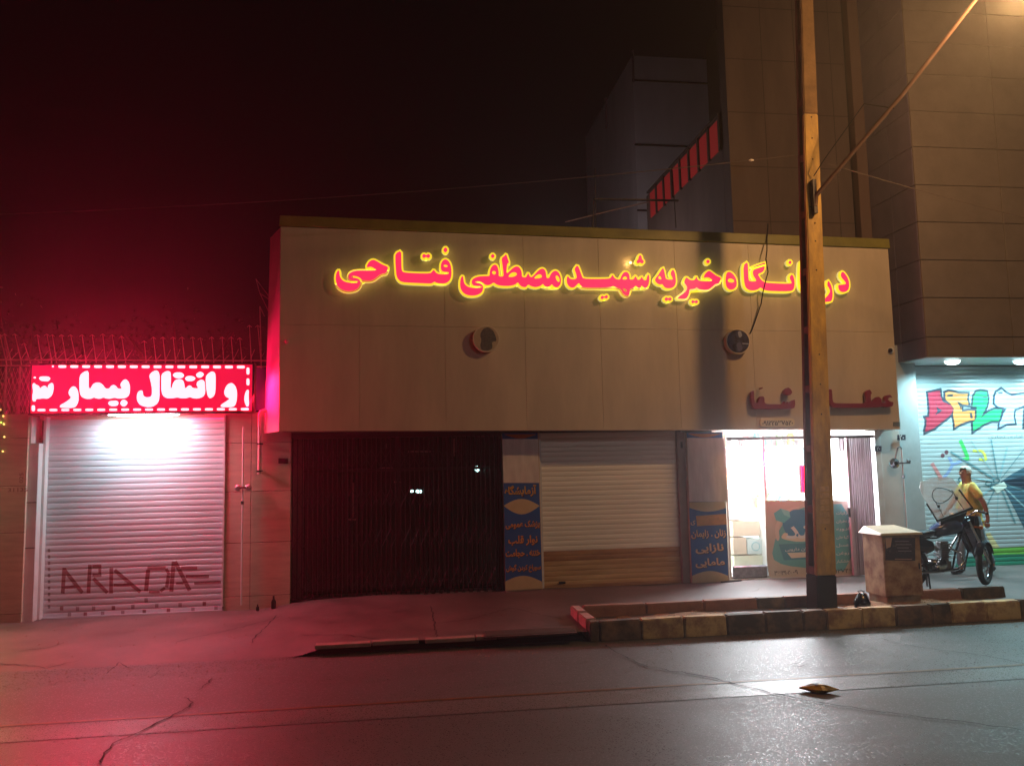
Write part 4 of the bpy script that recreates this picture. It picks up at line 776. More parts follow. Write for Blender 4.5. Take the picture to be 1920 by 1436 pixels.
for k, (a, b_, w_) in enumerate([((402, 1205), (412, 1040), 24), ((410, 1050), (528, 1200), 24), ((415, 1165), (490, 1160), 18), ((567, 1203), (577, 1020), 24), ((592, 1030), (650, 1030), 22), ((640, 1042), (640, 1075), 18), ((592, 1085), (650, 1085), 20), ((598, 1108), (688, 1200), 24), ((712, 1203), (714, 1040), 24), ((735, 1055), (900, 1195), 24), ((728, 1150), (835, 1150), 18),
       ((936, 1190), (950, 1052), 26), ((945, 1040), (1062, 1040), 20), ((1066, 1046), (1085, 1085), 20), ((1080, 1090), (1068, 1165), 22), ((1058, 1168), (1028, 1190), 18), ((955, 1194), (1024, 1194), 16), ((1098, 1192), (1114, 1000), 26), ((1122, 1000), (1216, 1185), 26), ((1160, 1042), (1265, 1042), 20), ((1192, 1095), (1340, 1095), 20), ((1245, 1140), (1416, 1132), 15), ((1128, 1140), (1178, 1140), 14)]):
    paint('stencil_stroke', [S(a, b_, w_)], 12.43, .0022+.0003*(k % 3), M_sten, ls, 12.44, Z0L, pl)
for k, (u, v) in enumerate([(395, 1300), (445, 1340), (497, 1303), (547, 1338), (600, 1300), (658, 1332), (727, 1297), (787, 1328), (852, 1290), (925, 1322), (937, 1247), (1005, 1283), (1080, 1313), (1155, 1278), (1237, 1308), (1310, 1270), (1385, 1300)]):
    paint('stencil_square', [S((u-11, v), (u+11, v), 26)], 12.43, .0022, M_stg if k % 3 else M_sten, ls, 12.44, Z0L, pl)
for k in range(10): paint('stencil_mark', [S((306, 930+k*40), (322, 930+k*40), 22)], 12.43, .0022, M_stg, ls, 12.44, Z0L, pl)
box('bottom_bar', M_slat_l, X0, X1, 12.405, 12.445, -.045, .0, ls)
box('lit_gap', mat('gap_glow', (0, 0, 0), .5, emit=(.7, .95, 1), es=1.3), PY(165, 1150, 12.4).x, PY(400, 1150, 12.4).x, 12.398, 12.402, -.052, -.040, ls)
textpx('stencil', '31135', 15, 52, 918, 12.158, mat('faint_stencil', srgb(130, 96, 92), .7), LW, hpx=7, rtl=False); textpx('stencil', '025', 30, 50, 896, 12.158, mat('faint_stencil', (0, 0, 0), .7), LW, hpx=7, rtl=False, rot=math.pi/2)

LS = thing('led_sign', 'wide red scrolling LED sign with white hot Persian text above the left shutter', 'sign', (-3.65, 12.1, 2.88))
DL = 12.05
A_, B_ = PY(57, 776, DL), PY(473, 683.5, DL)
box('cabinet', mat('sign_case_black', srgb(30, 8, 14), .5), A_.x-.03, B_.x+.03, DL+.012, DL+.17, A_.z-.015, B_.z+.03, LS)
box('led_field', M_ledred, A_.x, B_.x, DL, DL+.01, A_.z+.01, B_.z, LS)
for k, yv in enumerate((0, 1)): box('case_edge', mat('sign_case_edge', srgb(60, 6, 20), .4), A_.x-.03, B_.x+.03, DL-.012, DL+.011, (A_.z-.012, B_.z+.004)[k], (A_.z+.006, B_.z+.028)[k], LS)
FG = (50, 670); GG = (250, 670); fs, gs = .11458, .11979
TX = [(FG, fs, [(865, 300), (930, 235), (1015, 215), (1015, 400), (1015, 500), (1045, 510), (1080, 440), (1130, 412), (1190, 410), (1240, 440), (1290, 510), (1350, 510), (1380, 465), (1425, 445), (1465, 470), (1490, 510), (1560, 510), (1530, 460), (1540, 420), (1580, 370), (1620, 355), (1665, 390), (1690, 460), (1690, 560), (1670, 630), (1610, 670), (1500, 675), (1430, 660), (1370, 678), (1300, 675), (1255, 655), (1200, 680), (1130, 670), (1100, 655), (1050, 680), (970, 680), (900, 650), (868, 590), (860, 450)]),
 (FG, fs, [(680, 580), (700, 520), (750, 470), (800, 480), (838, 540), (852, 620), (848, 720), (810, 800), (760, 828), (620, 828), (540, 820), (545, 780), (640, 730), (730, 660), (700, 625)]),
 (FG, fs, [(1325, 750), (1360, 710), (1480, 705), (1508, 745), (1480, 795), (1370, 800)]), (FG, fs, [(1524, 750), (1560, 695), (1610, 690), (1660, 740), (1610, 805), (1560, 800)]),
 (FG, fs, [(95, 430), (125, 415), (155, 450), (190, 455), (225, 510), (245, 480), (290, 460), (320, 475), (340, 510), (350, 450), (410, 410), (440, 440), (440, 540), (410, 630), (340, 680), (270, 670), (200, 680), (150, 680), (150, 720), (95, 722), (90, 620), (105, 560), (95, 500)]),
 (FG, fs, [(195, 340), (230, 310), (350, 310), (395, 345), (350, 395), (300, 390), (230, 385)]), (FG, fs, [(105, 330), (130, 310), (158, 330), (130, 352)]), (FG, fs, [(406, 148), (428, 126), (450, 148), (428, 170)]),
 (FG, fs, [(80, 790), (107, 780), (136, 790), (136, 870), (107, 885), (80, 870)]),
 (GG, gs, [(245, 280), (290, 230), (350, 200), (390, 215), (413, 280), (410, 400), (410, 640), (380, 720), (300, 775), (200, 778), (110, 750), (60, 690), (50, 610), (70, 540), (110, 515), (145, 520), (155, 600), (200, 625), (260, 620), (290, 590), (290, 480), (270, 380)]),
 (GG, gs, [(436, 265), (500, 220), (550, 210), (585, 230), (590, 350), (580, 480), (600, 480), (620, 400), (660, 350), (730, 335), (780, 360), (800, 420), (805, 485), (835, 470), (860, 440), (900, 440), (930, 480), (1020, 485), (985, 430), (1000, 380), (1060, 345), (1105, 360), (1120, 400), (1128, 560), (1090, 620), (1010, 645), (930, 640), (885, 620), (830, 640), (740, 640), (690, 625), (620, 640), (520, 640), (460, 600), (437, 520), (437, 400)]),
 (GG, gs, [(1130, 310), (1160, 260), (1230, 215), (1280, 240), (1290, 320), (1285, 540), (1260, 610), (1200, 645), (1163, 610), (1138, 480)]),
 (GG, gs, [(610, 280), (650, 235), (750, 232), (800, 275), (770, 325), (660, 328)]), (GG, gs, [(802, 330), (840, 290), (930, 290), (980, 325), (940, 370), (840, 375)]), (GG, gs, [(975, 265), (1030, 225), (1080, 230), (1110, 270), (1060, 320), (1000, 315)]),
 (GG, gs, [(1420, 530), (1450, 450), (1500, 405), (1550, 400), (1600, 450), (1625, 540), (1620, 660), (1600, 740), (1560, 780), (1400, 780), (1365, 772), (1370, 740), (1450, 690), (1510, 645), (1450, 620), (1425, 580)]),
 (GG, gs, [(1770, 510), (1810, 505), (1805, 600), (1810, 720), (1800, 770), (1765, 765), (1735, 680), (1740, 590)]),
 (GG, gs, [(1770, 165), (1793, 158), (1817, 165), (1817, 262), (1793, 270), (1770, 262)]), (GG, gs, [(1770, 335), (1793, 328), (1817, 335), (1817, 432), (1793, 438), (1770, 432)])]
for og, k, l in TX: plate('led_letter', [crop(l, og, k)], DL-.004, .0035, M_ledwhite, LS)
for k in range(16):
    a = 116.8+22.31*k; y_ = 687.2+k*.06; plate('led_dash', [[(a-7, y_-2.6), (a+7, y_-2.6), (a+7.5, y_), (a+7, y_+2.6), (a-7, y_+2.6), (a-7.5, y_)]], DL-.004, .0035, M_ledwhite, LS)
for k in range(18):
    a = 77.6+22.43*k; y_ = 768.7-k*.1; plate('led_dash', [[(a-7, y_-2.3), (a+7, y_-2.3), (a+7.5, y_), (a+7, y_+2.3), (a-7, y_+2.3), (a-7.5, y_)]], DL-.004, .0035, M_ledwhite, LS)
t = thing('tube_lamp', 'glowing white tube lamp mounted under the red LED sign', 'lamp', (-3.7, 12.12, 2.86))
a_, b2_ = PY(203, 778, 12.13), PY(336, 777.5, 12.13)
MB().tube([(a_.x, 12.13, a_.z), (a_.x+.12, 12.13, a_.z), (b2_.x-.12, 12.13, b2_.z), (b2_.x, 12.13, b2_.z)], [.006, .022, .022, .006], 10).build('tube', M_tube, t, smooth=True)
box('batten', M_whitepaint, a_.x-.1, b2_.x+.35, 12.15, 12.2, a_.z-.008, a_.z+.015, t)

# fence behind the sign
YB = 12.55
FN = thing('spiked_fence', 'iron fence with leaning arrow tipped spikes on the wall behind the LED sign', 'fence', (-4, YB, 2.88))
M_iron = mat('pale_rusty_iron', srgb(190, 160, 164), .6, metal=.2, ns=20, na=.4)
def lx(u, v, D_=YB): return PY(u*.2917, 500+v*.2917, D_)
for v in (598, 636): 
    a_, b2_ = PY(-60, 500+v*.2917, YB), PY(505, 502+v*.2917, YB); MB().tube([a_, b2_], .012, 6).build('rail', M_iron, FN)
SP = [(75, 40, 435), (45, 10, 440), (140, 105, 435), (200, 165, 495), (270, 248, 440), (335, 310, 435), (365, 345, 440), (430, 405, 440), (495, 462, 440), (555, 535, 440), (620, 600, 440), (680, 668, 435), (750, 728, 440), (810, 788, 450), (940, 933, 480), (1005, 992, 455), (1065, 1053, 455), (1130, 1118, 455), (1190, 1175, 455), (1255, 1243, 455), (1318, 1293, 460), (1375, 1365, 455), (1438, 1432, 455), (1500, 1490, 455), (1558, 1545, 460), (1615, 1607, 380), (1680, 1660, 380)]
rnd = random.Random(9)
for (a, b_, v) in SP:
    p = lx(a, 640); q = lx(b_, v); m_ = p.lerp(q, .2); s_ = MB().tube([p, m_, q+Vector((0, -.05, 0))], [.009, .009, .005], 5)
    q = q+Vector((0, -.05, 0)); s_.tube([q+Vector((-.035, 0, -.03)), q, q+Vector((.035, 0, -.03))], .005, 4)
    s_.tube([m_, m_+Vector((rnd.uniform(.03, .08), .1, rnd.uniform(.08, .2)))], .005, 4)
    s_.build('spike', M_iron, FN)
for u in (40, 130, 1680): p = lx(u, 640); MB().tube([p, (p.x, YB, 2.4)], .014, 6).build('post', M_iron, FN)
mesh_ = MB()
for k in range(14): a_ = PY(-40+k*8, 690, YB+.02); mesh_.tube([a_, (a_.x+.25, YB+.02, 2.87)], .003, 3); mesh_.tube([(a_.x+.25, YB+.024, a_.z), (a_.x, YB+.024, 2.87)], .003, 3)
mesh_.build('wire_mesh', M_iron, FN)['kind'] = 'stuff'
t = thing('wire_bracket', 'bent wire bracket sticking up beside the left end of the fascia', 'bracket', lx(1690, 640))
MB().tube([lx(1645, 80), lx(1670, 170), lx(1725, 285), lx(1735, 200), lx(1645, 80)], .006, 4).tube([lx(1680, 640), lx(1670, 255), lx(1700, 320)], .009, 5).tube([lx(1670, 170), lx(1735, 215)], .005, 4).build('wire', M_iron, t)
t = thing('banner_panel', 'plain blue sheet coloured violet for the red sign light, stretched behind the right end of the LED sign', 'panel', PY(490, 770, 12.3)); plate('sheet', [[(474, 690), (506, 690), (506, 768), (474, 770)]], 12.42, .01, mat('blue_sheet_redlit', srgb(120, 60, 160), .5), t, smooth=0)  # blue sheet; red sign light is mixed into its colour
box('boundary_wall', mat('boundary_plaster', srgb(130, 112, 104), .85, ns=3, na=.3), -9, XA, 12.62, 12.8, -.1, 2.86)
tag(bpy.data.objects['boundary_wall'], 'plain low wall standing behind the spiked fence on the left', 'wall')
# lit neighbour at the far left
t = thing('lit_window', 'warm yellow lit doorway at the extreme left edge of the street', 'window', (-6.05, 12.4, .0))
box('pane', mat('warm_lit', (1, .8, .4), .5, emit=(1, .74, .28), es=1.6), -6.41, -5.675, 12.42, 12.44, .5, 2.7, t); box('frame', M_whitepaint, -6.41, -5.67, 12.38, 12.415, 2.7, 2.78, t)
for k in range(9):
    if k in (4, 6, 7): continue
    q = PY(1+(k*5) % 9, 768+k*9+(k % 3)*3, 12.13); t = MB().lathe(q, (0, 0, 1), [(-.012, .004), (0, .012), (.012, .004)], 8).build('fairy_light', mat(('fairy_warm', 'fairy_green')[k == 2], (1, .8, .3), .5, emit=((1, .65, .15), (.4, .9, .1))[k == 2], es=3), loc=q)
    tag(t, ('%s warm fairy light from the top of the string at the left wall end' % ('first', 'second', '', 'third', 'fourth', 'fifth', 'sixth', 'seventh', 'lowest')[k]) if k != 2 else 'tiny green fairy light strung at the left end of the wall', 'fairy light', 'fairy lights at the left edge')

# trees beyond the fence
def tree(X, Y, H, lab, seed, n=1500, spread=1.6):
    rnd = random.Random(seed); t = thing('tree', lab, 'tree', (X, Y, -.2)); mb = MB(); tips = []
    mb.tube([(X, Y, -.2), (X+.1, Y, H*.3), (X-.05, Y+.1, H*.55)], [.16, .12, .08], 8)
    for k in range(16):
        a = rnd.uniform(0, 6.28); z0 = H*rnd.uniform(.35, .55); e = Vector((X+math.cos(a)*spread*rnd.uniform(.4, 1), Y+math.sin(a)*spread*.7, H*rnd.uniform(.62, 1)))
        s_ = Vector((X, Y, z0)); m_ = s_.lerp(e, .5)+Vector((0, 0, .3)); mb.tube([s_, m_, e], [.05, .03, .008], 5); tips += [(m_, e)]
    mb.build('trunk', mat('bark', srgb(90, 72, 62), .9, ns=10, na=.4), t)
    lf = MB()
    for k in range(n):
        m_, e = rnd.choice(tips); c = m_.lerp(e, rnd.uniform(.1, 1.15))+Vector((rnd.gauss(0, .22), rnd.gauss(0, .22), rnd.gauss(0, .2)))
        d = Vector((rnd.uniform(-1, 1), rnd.uniform(-1, 1), rnd.uniform(-1, .5))).normalized(); s_ = d.cross(Vector((rnd.random(), rnd.random(), rnd.random()))).normalized(); L = rnd.uniform(.04, .09)
        lf.add([c, c+d*L*.5+s_*L*.28, c+d*L, c+d*L*.5-s_*L*.28], [(0, 1, 2, 3)])
    o = lf.build('crown', mat('leaf_green', srgb(70, 82, 50), .6, ns=3, na=.4), t); return t
tree(-6.3, 14.6, 5.0, 'leafy dark tree rising behind the fence at the far left', 1, 2600, 1.7)
tree(-3.9, 15.2, 4.6, 'sparse dark tree behind the middle of the LED sign', 2, 1500, 1.5)

# ------------------------------------------------------------------ buildings behind and to the right
XD = 8.36; YD = 11.66
DB = thing('delta_building', 'tall grey stone clad building overhanging the lit graffiti shutter on the right', 'building', (11, 13, .1))
zr_ = [PY(1738, 669, YD).z]+[PY(1735, p, YD).z for p in (632, 558, 487, 416, 347, 276, 209, 140)]
while zr_[-1] < 13: zr_.append(zr_[-1]+.56)
cxs = [XD]+[PY(p, 560, YD).x for p in (1893,)]; cxs += [cxs[-1]+1.15, cxs[-1]+2.4, cxs[-1]+3.7]
g = .006
for i in range(len(zr_)-1):
    for j in range(len(cxs)-1): MB().box(cxs[j]+g, cxs[j+1]-g, YD, YD+.03, zr_[i]+g, zr_[i+1]-g).build('stone_panel', M_stone, DB, bevel=.003)
    MB().box(XD, XD+.03, YD+.034, 12.30, zr_[i]+g, zr_[i+1]-g).build('stone_panel', M_stone_bluelit, DB, bevel=.003); MB().box(XD, XD+.03, 12.31, 12.99, zr_[i]+g, zr_[i+1]-g).build('stone_panel', M_stone_bluelit, DB, bevel=.003)
box('core', mat('stone_joint_fill', srgb(84, 74, 68), .8), XD+.02, cxs[-1], YD+.02, 20, zr_[0]+.02, zr_[-1], DB)
box('soffit', M_soffit, XD+.012, cxs[-1], YD+.012, 12.82, zr_[0]-.01, zr_[0]+.018, DB)
box('corner_strip', mat('brown_strip', srgb(96, 74, 66), .7), XD-.21, XD-.004, 12.90, 13.06, 2.6, zr_[-1], DB, bevel=.01)
box('side_pier', mat('grey_pier', srgb(168, 176, 180), .5, ns=4, na=.15), X_R1, 8.66, 12.42, 12.9, 0, zr_[0]+.3, DB, bevel=.004)
box('side_pier', mat('grey_pier', (0, 0, 0)), 8.665, 8.80, 12.62, 12.9, 0, zr_[0], DB, bevel=.004)
for xx, r_ in ((PY(1786, 683, 12.05).x, .13), (10.35, .13)):
    t = thing('downlight', 'round recessed white downlight in the soffit %s' % ('above the red graffiti letter' if xx < 9.5 else 'at the right edge of the frame'), 'lamp', (xx, 12.05, zr_[0]))
    MB().lathe((xx, 12.05, zr_[0]-.012), (0, 0, -1), [(-.01, r_*1.12), (.004, r_*1.12), (.006, r_)], 28).build('trim', M_whitepaint, t); MB().lathe((xx, 12.05, zr_[0]-.019), (0, 0, -1), [(0, r_*.9), (.03, r_*.85), (.055, r_*.6), (.065, r_*.2)], 28).build('lens', mat('downlight_lit', (1, 1, 1), .5, emit=(.75, 1, 1), es=6), t)
# tall dark block behind the clinic
BB = thing('dark_block', 'tall dark concrete block rising behind the clinic fascia', 'building', (7, 14, 0))
M_soft = mat('soft_joint', srgb(66, 54, 50), .9); YK = 13.1; xk = PY(1364, 203, YK).x; topz = PY(1365, 203, YK).z
box('front_wall', M_conc, xk, XD-.21, YK, YK+.3, 2.7, 14, BB)
for k in range(9): box('wall_joint', M_soft, xk, XD-.21, YK-.003, YK+.001, 3.2+k*1.0, 3.215+k*1.0, BB)
for p in (1438, 1500, 1568): q = PY(p, 300, YK).x; box('wall_joint', M_soft, q, q+.012, YK-.0045, YK+.001, 2.7, 14, BB)
box('side_wall', M_conc, xk, xk+.2, YK+.31, 17.9, 2.7, topz, BB)
q1 = PY(1365, 266, YK).z
M_redg = mat('red_lit_pane', srgb(150, 30, 30), .5, emit=srgb(110, 24, 26), es=.6)
n = 8; span = (17.6-YK-.32)/n
for k in range(n):
    y0_ = YK+.34+k*span; box('red_pane', M_redg, xk-.02, xk-.005, y0_+.04, y0_+span-.04, q1, topz-.04, BB)
    box('mullion', M_joint, xk-.05, xk-.001, y0_-.035, y0_+.035, q1-.03, topz, BB)
box('parapet_rail', M_joint, xk-.06, xk+.02, YK+.31, 17.7, topz, topz+.04, BB)
GB = thing('grey_building', 'dim grey plaster building with a stepped flat top far behind the clinic', 'building', (10, 22, 0))
a_ = PY(1185, 105, 20); b2_ = PY(1095, 275, 25.4); tz = a_.z
box('front_wall', M_conc2, a_.x, PY(1375, 110, 20).x+2, 20, 20.3, 0, tz, GB)
box('side_wall', M_conc2, a_.x, a_.x+.3, 20.31, 25.5, 0, tz, GB)
for k in range(5): box('floor_line', M_soft, a_.x-.02, PY(1375, 110, 20).x+2, 19.98, 19.999, 5+k*1.8, 5.04+k*1.8, GB)
for k, (p, q) in enumerate(((1183, 95), (1133, 185))):
    aa = PY(p, q+20, 20 if k == 0 else 22.6); bb = PY(p, q, 20 if k == 0 else 22.6); MB().tube([(aa.x+.05, aa.y, aa.z-.6), (bb.x+.05, bb.y, bb.z)], .03, 6).build('rod', M_iron, GB)
# roof rails on the clinic
t = thing('roof_frame', 'thin metal frame and posts standing on the clinic roof', 'frame', PY(1160, 418, 13))
def rp(x, y): return PY(1060+x*.2786, 60+y*.2786, 12.9)
MB().tube([rp(185, 1320), rp(190, 1125), rp(760, 1135)], .02, 5).build('rail', M_darkmetal, t); MB().tube([rp(205, 1320), rp(200, 920)], .009, 5).build('post', M_darkmetal, t); MB().tube([rp(745, 1320), rp(720, 930)], .009, 5).build('post', M_darkmetal, t)
MB().tube([rp(0, 1280), rp(300, 1205), rp(560, 1145)], .008, 4).build('wire', M_iron, t)

# ------------------------------------------------------------------ graffiti shutter
YS = 12.78; Z0D = .09; zt_ = zr_[0]-.02
GS, pg = shutter('roller_shutter', 'wide galvanised roller shutter covered with colourful graffiti lettering and green band', 8.81, 12.6, Z0D, zt_, .0755, YS, M_slat_d)
box('guide_rail', M_whitepaint, 8.80, 8.815, 12.7, YS, .08, zt_, GS)
HO = (1720, 680); hs = 200/1436
MK = lambda n_, c: mat('graffiti_'+n_, srgb(*c), .5, ns=14, na=.15)
ink = MK('ink', (44, 58, 74))
LET = [('crimson', (172, 40, 66), [(135, 400), (310, 360), (320, 450), (350, 520), (450, 560), (490, 620), (470, 690), (420, 740), (300, 830), (230, 890), (100, 945), (95, 900), (112, 850), (115, 780), (95, 730), (150, 720), (155, 640), (145, 500)]),
 ('orange', (226, 142, 74), [(365, 400), (420, 375), (480, 385), (560, 410), (688, 410), (675, 490), (700, 580), (600, 570), (605, 650), (680, 635), (780, 640), (775, 780), (700, 790), (590, 830), (495, 885), (490, 800), (470, 700), (480, 620), (440, 560), (370, 500)]),
 ('green', (30, 176, 104), [(790, 385), (850, 370), (935, 385), (955, 470), (945, 560), (915, 640), (880, 710), (960, 650), (1040, 620), (1140, 620), (1130, 700), (1100, 790), (1000, 790), (900, 830), (745, 935), (738, 800), (790, 740), (790, 600), (735, 600), (750, 450)]),
 ('lilac', (168, 196, 234), [(1035, 450), (1060, 390), (1130, 345), (1190, 400), (1270, 435), (1420, 410), (1480, 405), (1470, 560), (1400, 600), (1310, 630), (1300, 720), (1320, 820), (1200, 830), (1095, 880), (1100, 800), (1125, 760), (1150, 680), (1190, 620), (1080, 600), (1030, 550)]),
 ('leaf', (40, 150, 90), [(1430, 870), (1440, 640), (1560, 390), (1640, 400), (1800, 870), (1690, 880), (1640, 760), (1560, 760), (1530, 870)])]
for k, (n_, c, l) in enumerate(LET):
    px = [crop(l, HO, hs)]; paint('graffiti_outline', px, YS-.01, .003+.0006*k, ink, GS, YS, Z0D, pg, offset=.026)
    paint('graffiti_letter', px, YS-.01, .0062+.0006*k, MK(n_, c), GS, YS, Z0D, pg, offset=-.012)
for l in ([(235, 500), (262, 600), (330, 640), (290, 680), (240, 705), (268, 650)], [(530, 520), (600, 555), (600, 570), (580, 620), (582, 690), (575, 600)], [(700, 680), (730, 670), (745, 745), (715, 750)], [(400, 430), (475, 425), (475, 455), (400, 455)], [(860, 455), (940, 450), (935, 468), (870, 468)], [(1075, 395), (1145, 395), (1145, 415), (1090, 415)], [(880, 515), (940, 515), (935, 525), (890, 527)], [(850, 740), (900, 640), (915, 640), (885, 715)]):
    paint('graffiti_mark', [crop(l, HO, hs)], YS-.01, .0095, ink, GS, YS, Z0D, pg)
H2 = lambda pts: crop(pts, HO, hs)
def pol(n_, c, pts, w_, off=.004):
    for a, b_ in zip(pts[:-1], pts[1:]): paint('graffiti_stroke', [H2(stroke(a, b_, w_))], YS-.01, off+random.random()*.0012, MK(n_, c), GS, YS, Z0D, pg)
pol('lime', (60, 200, 100), [(575, 1040), (632, 1160), (678, 1275)], 48); pol('lime', (60, 200, 100), [(700, 1290), (590, 1300)], 36); pol('yellow', (226, 226, 90), [(745, 1185), (870, 1185), (910, 1240), (925, 1310), (830, 1300)], 34)
pol('slate', (140, 160, 205), [(600, 1320), (540, 1345), (475, 1370)], 42); pol('slate', (140, 160, 205), [(425, 1270), (475, 1370), (420, 1470), (345, 1560)], 40); pol('salmon', (206, 130, 130), [(195, 1350), (250, 1440), (330, 1570)], 44)
for (a, b_) in ((392, 1205), (340, 1250)): paint('graffiti_dot', [H2([(a+28*math.cos(i*.785), b_+32*math.sin(i*.785)) for i in range(8)])], YS-.01, .004, MK('maroon', (110, 60, 74)), GS, YS, Z0D, pg)
tx_ = textpx('lettering', 'مجتمع اداری تجاری', 1853, 1957, 819, YS-.02, MK('grey', (120, 134, 140)), GS, hpx=8)
paint('mural_shape', [[(1876, 903), (1898, 888), (1935, 868), (1990, 850), (1990, 1040), (1930, 1010), (1905, 960)]], YS-.01, .003, MK('slateblue', (64, 98, 116)), GS, YS, Z0D, pg)
paint('mural_shape', [[(1876, 903), (1950, 885), (1950, 925)]], YS-.01, .0045, MK('navy', (30, 48, 66)), GS, YS, Z0D, pg)
for k in range(13):
    an = R(20+k*24); c0 = (1872+8*math.cos(an), 903+8*math.sin(an)); L = 60+(k*37) % 50; c1 = (1872+L*math.cos(an), 903+L*math.sin(an))
    if c1[1] > 1020 or c1[1] < 810: continue
    paint('mural_ray', [stroke(c0, c1, 1.6+(k % 3))], YS-.01, .0052+.0003*k, MK('haze_blue', (150, 184, 194)) if k % 2 else MK('deep_teal', (104, 144, 154)), GS, YS, Z0D, pg)
for k, (u, v) in enumerate(((560, 660), (590, 650), (700, 680), (740, 665), (725, 700))):
    cc = (1600+u*.362, 660+v*.362); paint('mural_curl', [[(cc[0]+7*math.cos(i*.785), cc[1]+6*math.sin(i*.785)) for i in range(8)], [(cc[0]+4.6*math.cos(i*.785), cc[1]+3.8*math.sin(i*.785)) for i in range(8)]], YS-.01, .006+.0005*k, MK('curl_teal', (60, 110, 120)), GS, YS, Z0D, pg)
paint('mural_shape', [[(1860, 912), (1882, 903), (1888, 912), (1870, 925)]], YS-.01, .009, MK('pale', (220, 224, 214)), GS, YS, Z0D, pg)
paint('mural_band', [[(1790, 1063), (1800, 1045), (1850, 1040), (2000, 1036), (2000, 1064)]], YS-.01, .003, MK('teal', (40, 140, 112)), GS, YS, Z0D, pg)
paint('mural_band', [[(1838, 1042), (1860, 1028), (1920, 1024), (2000, 1022), (2000, 1037), (1880, 1039)]], YS-.01, .0036, MK('grass', (110, 180, 70)), GS, YS, Z0D, pg)
paint('mural_shape', [[(1848, 1000), (1856, 998), (1874, 1026), (1862, 1027)]], YS-.01, .004, MK('sand', (224, 206, 150)), GS, YS, Z0D, pg)

# ------------------------------------------------------------------ pole with lamp arm, wires
PL = thing('utility_pole', 'tall tapering concrete pole with yellow painted front and black foot', 'pole', (5.47, 10.1, 0))
def plx(z):     # left x, right x, depth back y
    t = (z-.05)/7.55; return (5.33+.245*t, 5.61+.16*t, 9.95, 10.25-.10*t)
def seg(z0, z1, x_in=0, y_in=0):
    a = plx(z0); b_ = plx(z1); return [(a[0]+x_in, a[2]+y_in, z0), (a[1]-x_in, a[2]+y_in, z0), (a[1]-x_in, a[3]-y_in, z0), (a[0]+x_in, a[3]-y_in, z0)], [(b_[0]+x_in, b_[2]+y_in, z1), (b_[1]-x_in, b_[2]+y_in, z1), (b_[1]-x_in, b_[3]-y_in, z1), (b_[0]+x_in, b_[3]-y_in, z1)]
zs_ = .50; ZT = 9.6
fl = MB()
for (y0f, y1f) in ((0, .075), (-.075, 0)):
    pass
def flange(z0, z1, front):
    a, b_ = plx(z0), plx(z1)
    if front: return [(a[0], a[2], z0), (a[1], a[2], z0), (a[1], a[2]+.075, z0), (a[0], a[2]+.075, z0)], [(b_[0], b_[2], z1), (b_[1], b_[2], z1), (b_[1], b_[2]+.07, z1), (b_[0], b_[2]+.07, z1)]
    return [(a[0], a[3]-.07, z0), (a[1], a[3]-.07, z0), (a[1], a[3], z0), (a[0], a[3], z0)], [(b_[0], b_[3]-.06, z1), (b_[1], b_[3]-.06, z1), (b_[1], b_[3], z1), (b_[0], b_[3], z1)]
MB().hexa(*flange(zs_, 6.75, True)).build('front_flange', M_yellowpole, PL, bevel=.012, seg=2)
MB().hexa(*flange(6.752, ZT, True)).build('front_flange', mat('flange_top_brown', srgb(128, 100, 66), .85, ns=5, na=.4, bump=.3, bs=25), PL, bevel=.012, seg=2)  # front flange is browner above the yellow stretch
MB().hexa(*flange(zs_, ZT, False)).build('rear_flange', M_polered, PL, bevel=.01)
MB().hexa(*seg(zs_, ZT, .085, .06)).build('web', M_polered, PL)
z = zs_; k = 0
while z < ZT:
    a = plx(z); MB().box(a[0]+.006, a[1]-.006, a[2]+.076, a[3]-.071, z, z+.10).build('rung', M_polered, PL, bevel=.01); z += .80
MB().hexa(*seg(-.05, zs_-.002)).build('foot', M_polebase, PL, bevel=.012, seg=2)
for z in (1.1, 2.6, 3.0, 3.4, 4.55, 4.95, 5.2, 5.36, 5.75, 6.1, 6.4, 6.7):
    a = plx(z); c = ((a[0]+a[1])/2, a[2]-.002, z); MB().lathe(c, (0, -1, 0), [(0, .011), (.003, .009)], 8).build('bolt_hole', M_crack, PL)
M_paper = mat('stuck_paper', srgb(216, 176, 104), .7, ns=20, na=.3)
for k in range(6): plate('notice', [[(1537+(k % 2), 912+k*12), (1554+k*.3, 911+k*12), (1555+k*.3, 921+k*12), (1538, 922+k*12)]], 9.944, .002, M_paper, PL, smooth=0)
br0 = PY(1527, 385, 9.90)
AR = thing('street_lamp', 'long slanting arm on the pole carrying an orange sodium lamp at top right', 'street lamp', br0)
box('clamp', M_darkmetal, br0.x-.025, br0.x+.025, 9.86, 9.94, br0.z-.12, br0.z+.35, AR)
hd = L_LAMP
a0 = PY(1531, 366, 9.86); pts = [br0+Vector((.0, -.02, -.02)), a0, a0.lerp(hd, .5)+Vector((0, 0, .05)), hd+Vector((-.15, .25, -.02)), hd+Vector((0, 0, .02))]
MB().tube(pts, [.03, .03, .027, .025, .025], 10).build('arm', mat('arm_galvanised', srgb(112, 88, 74), .45, metal=.3, ns=8, na=.2), AR, smooth=True)
MB().tube([PY(1526, 330, 9.9), PY(1545, 300, 9.7), PY(1620, 195, 9.3), a0.lerp(hd, .45)], .007, 5).build('feed_cable', M_black, AR)
MB().lathe(hd+Vector((0, .1, .02)), (-.05, -1, -.05), [(-.15, .04), (0, .09), (.3, .11), (.45, .06)], 16).build('head', mat('lamp_grey', srgb(120, 120, 118), .5), AR, smooth=True)
MB().lathe(hd+Vector((0, -.1, -.07)), (0, 0, -1), [(-.02, .09), (.01, .085), (.035, .04)], 16).build('lens', mat('sodium_lit', (1, .7, .3), .5, emit=(1, .62, .22), es=30), AR, smooth=True)
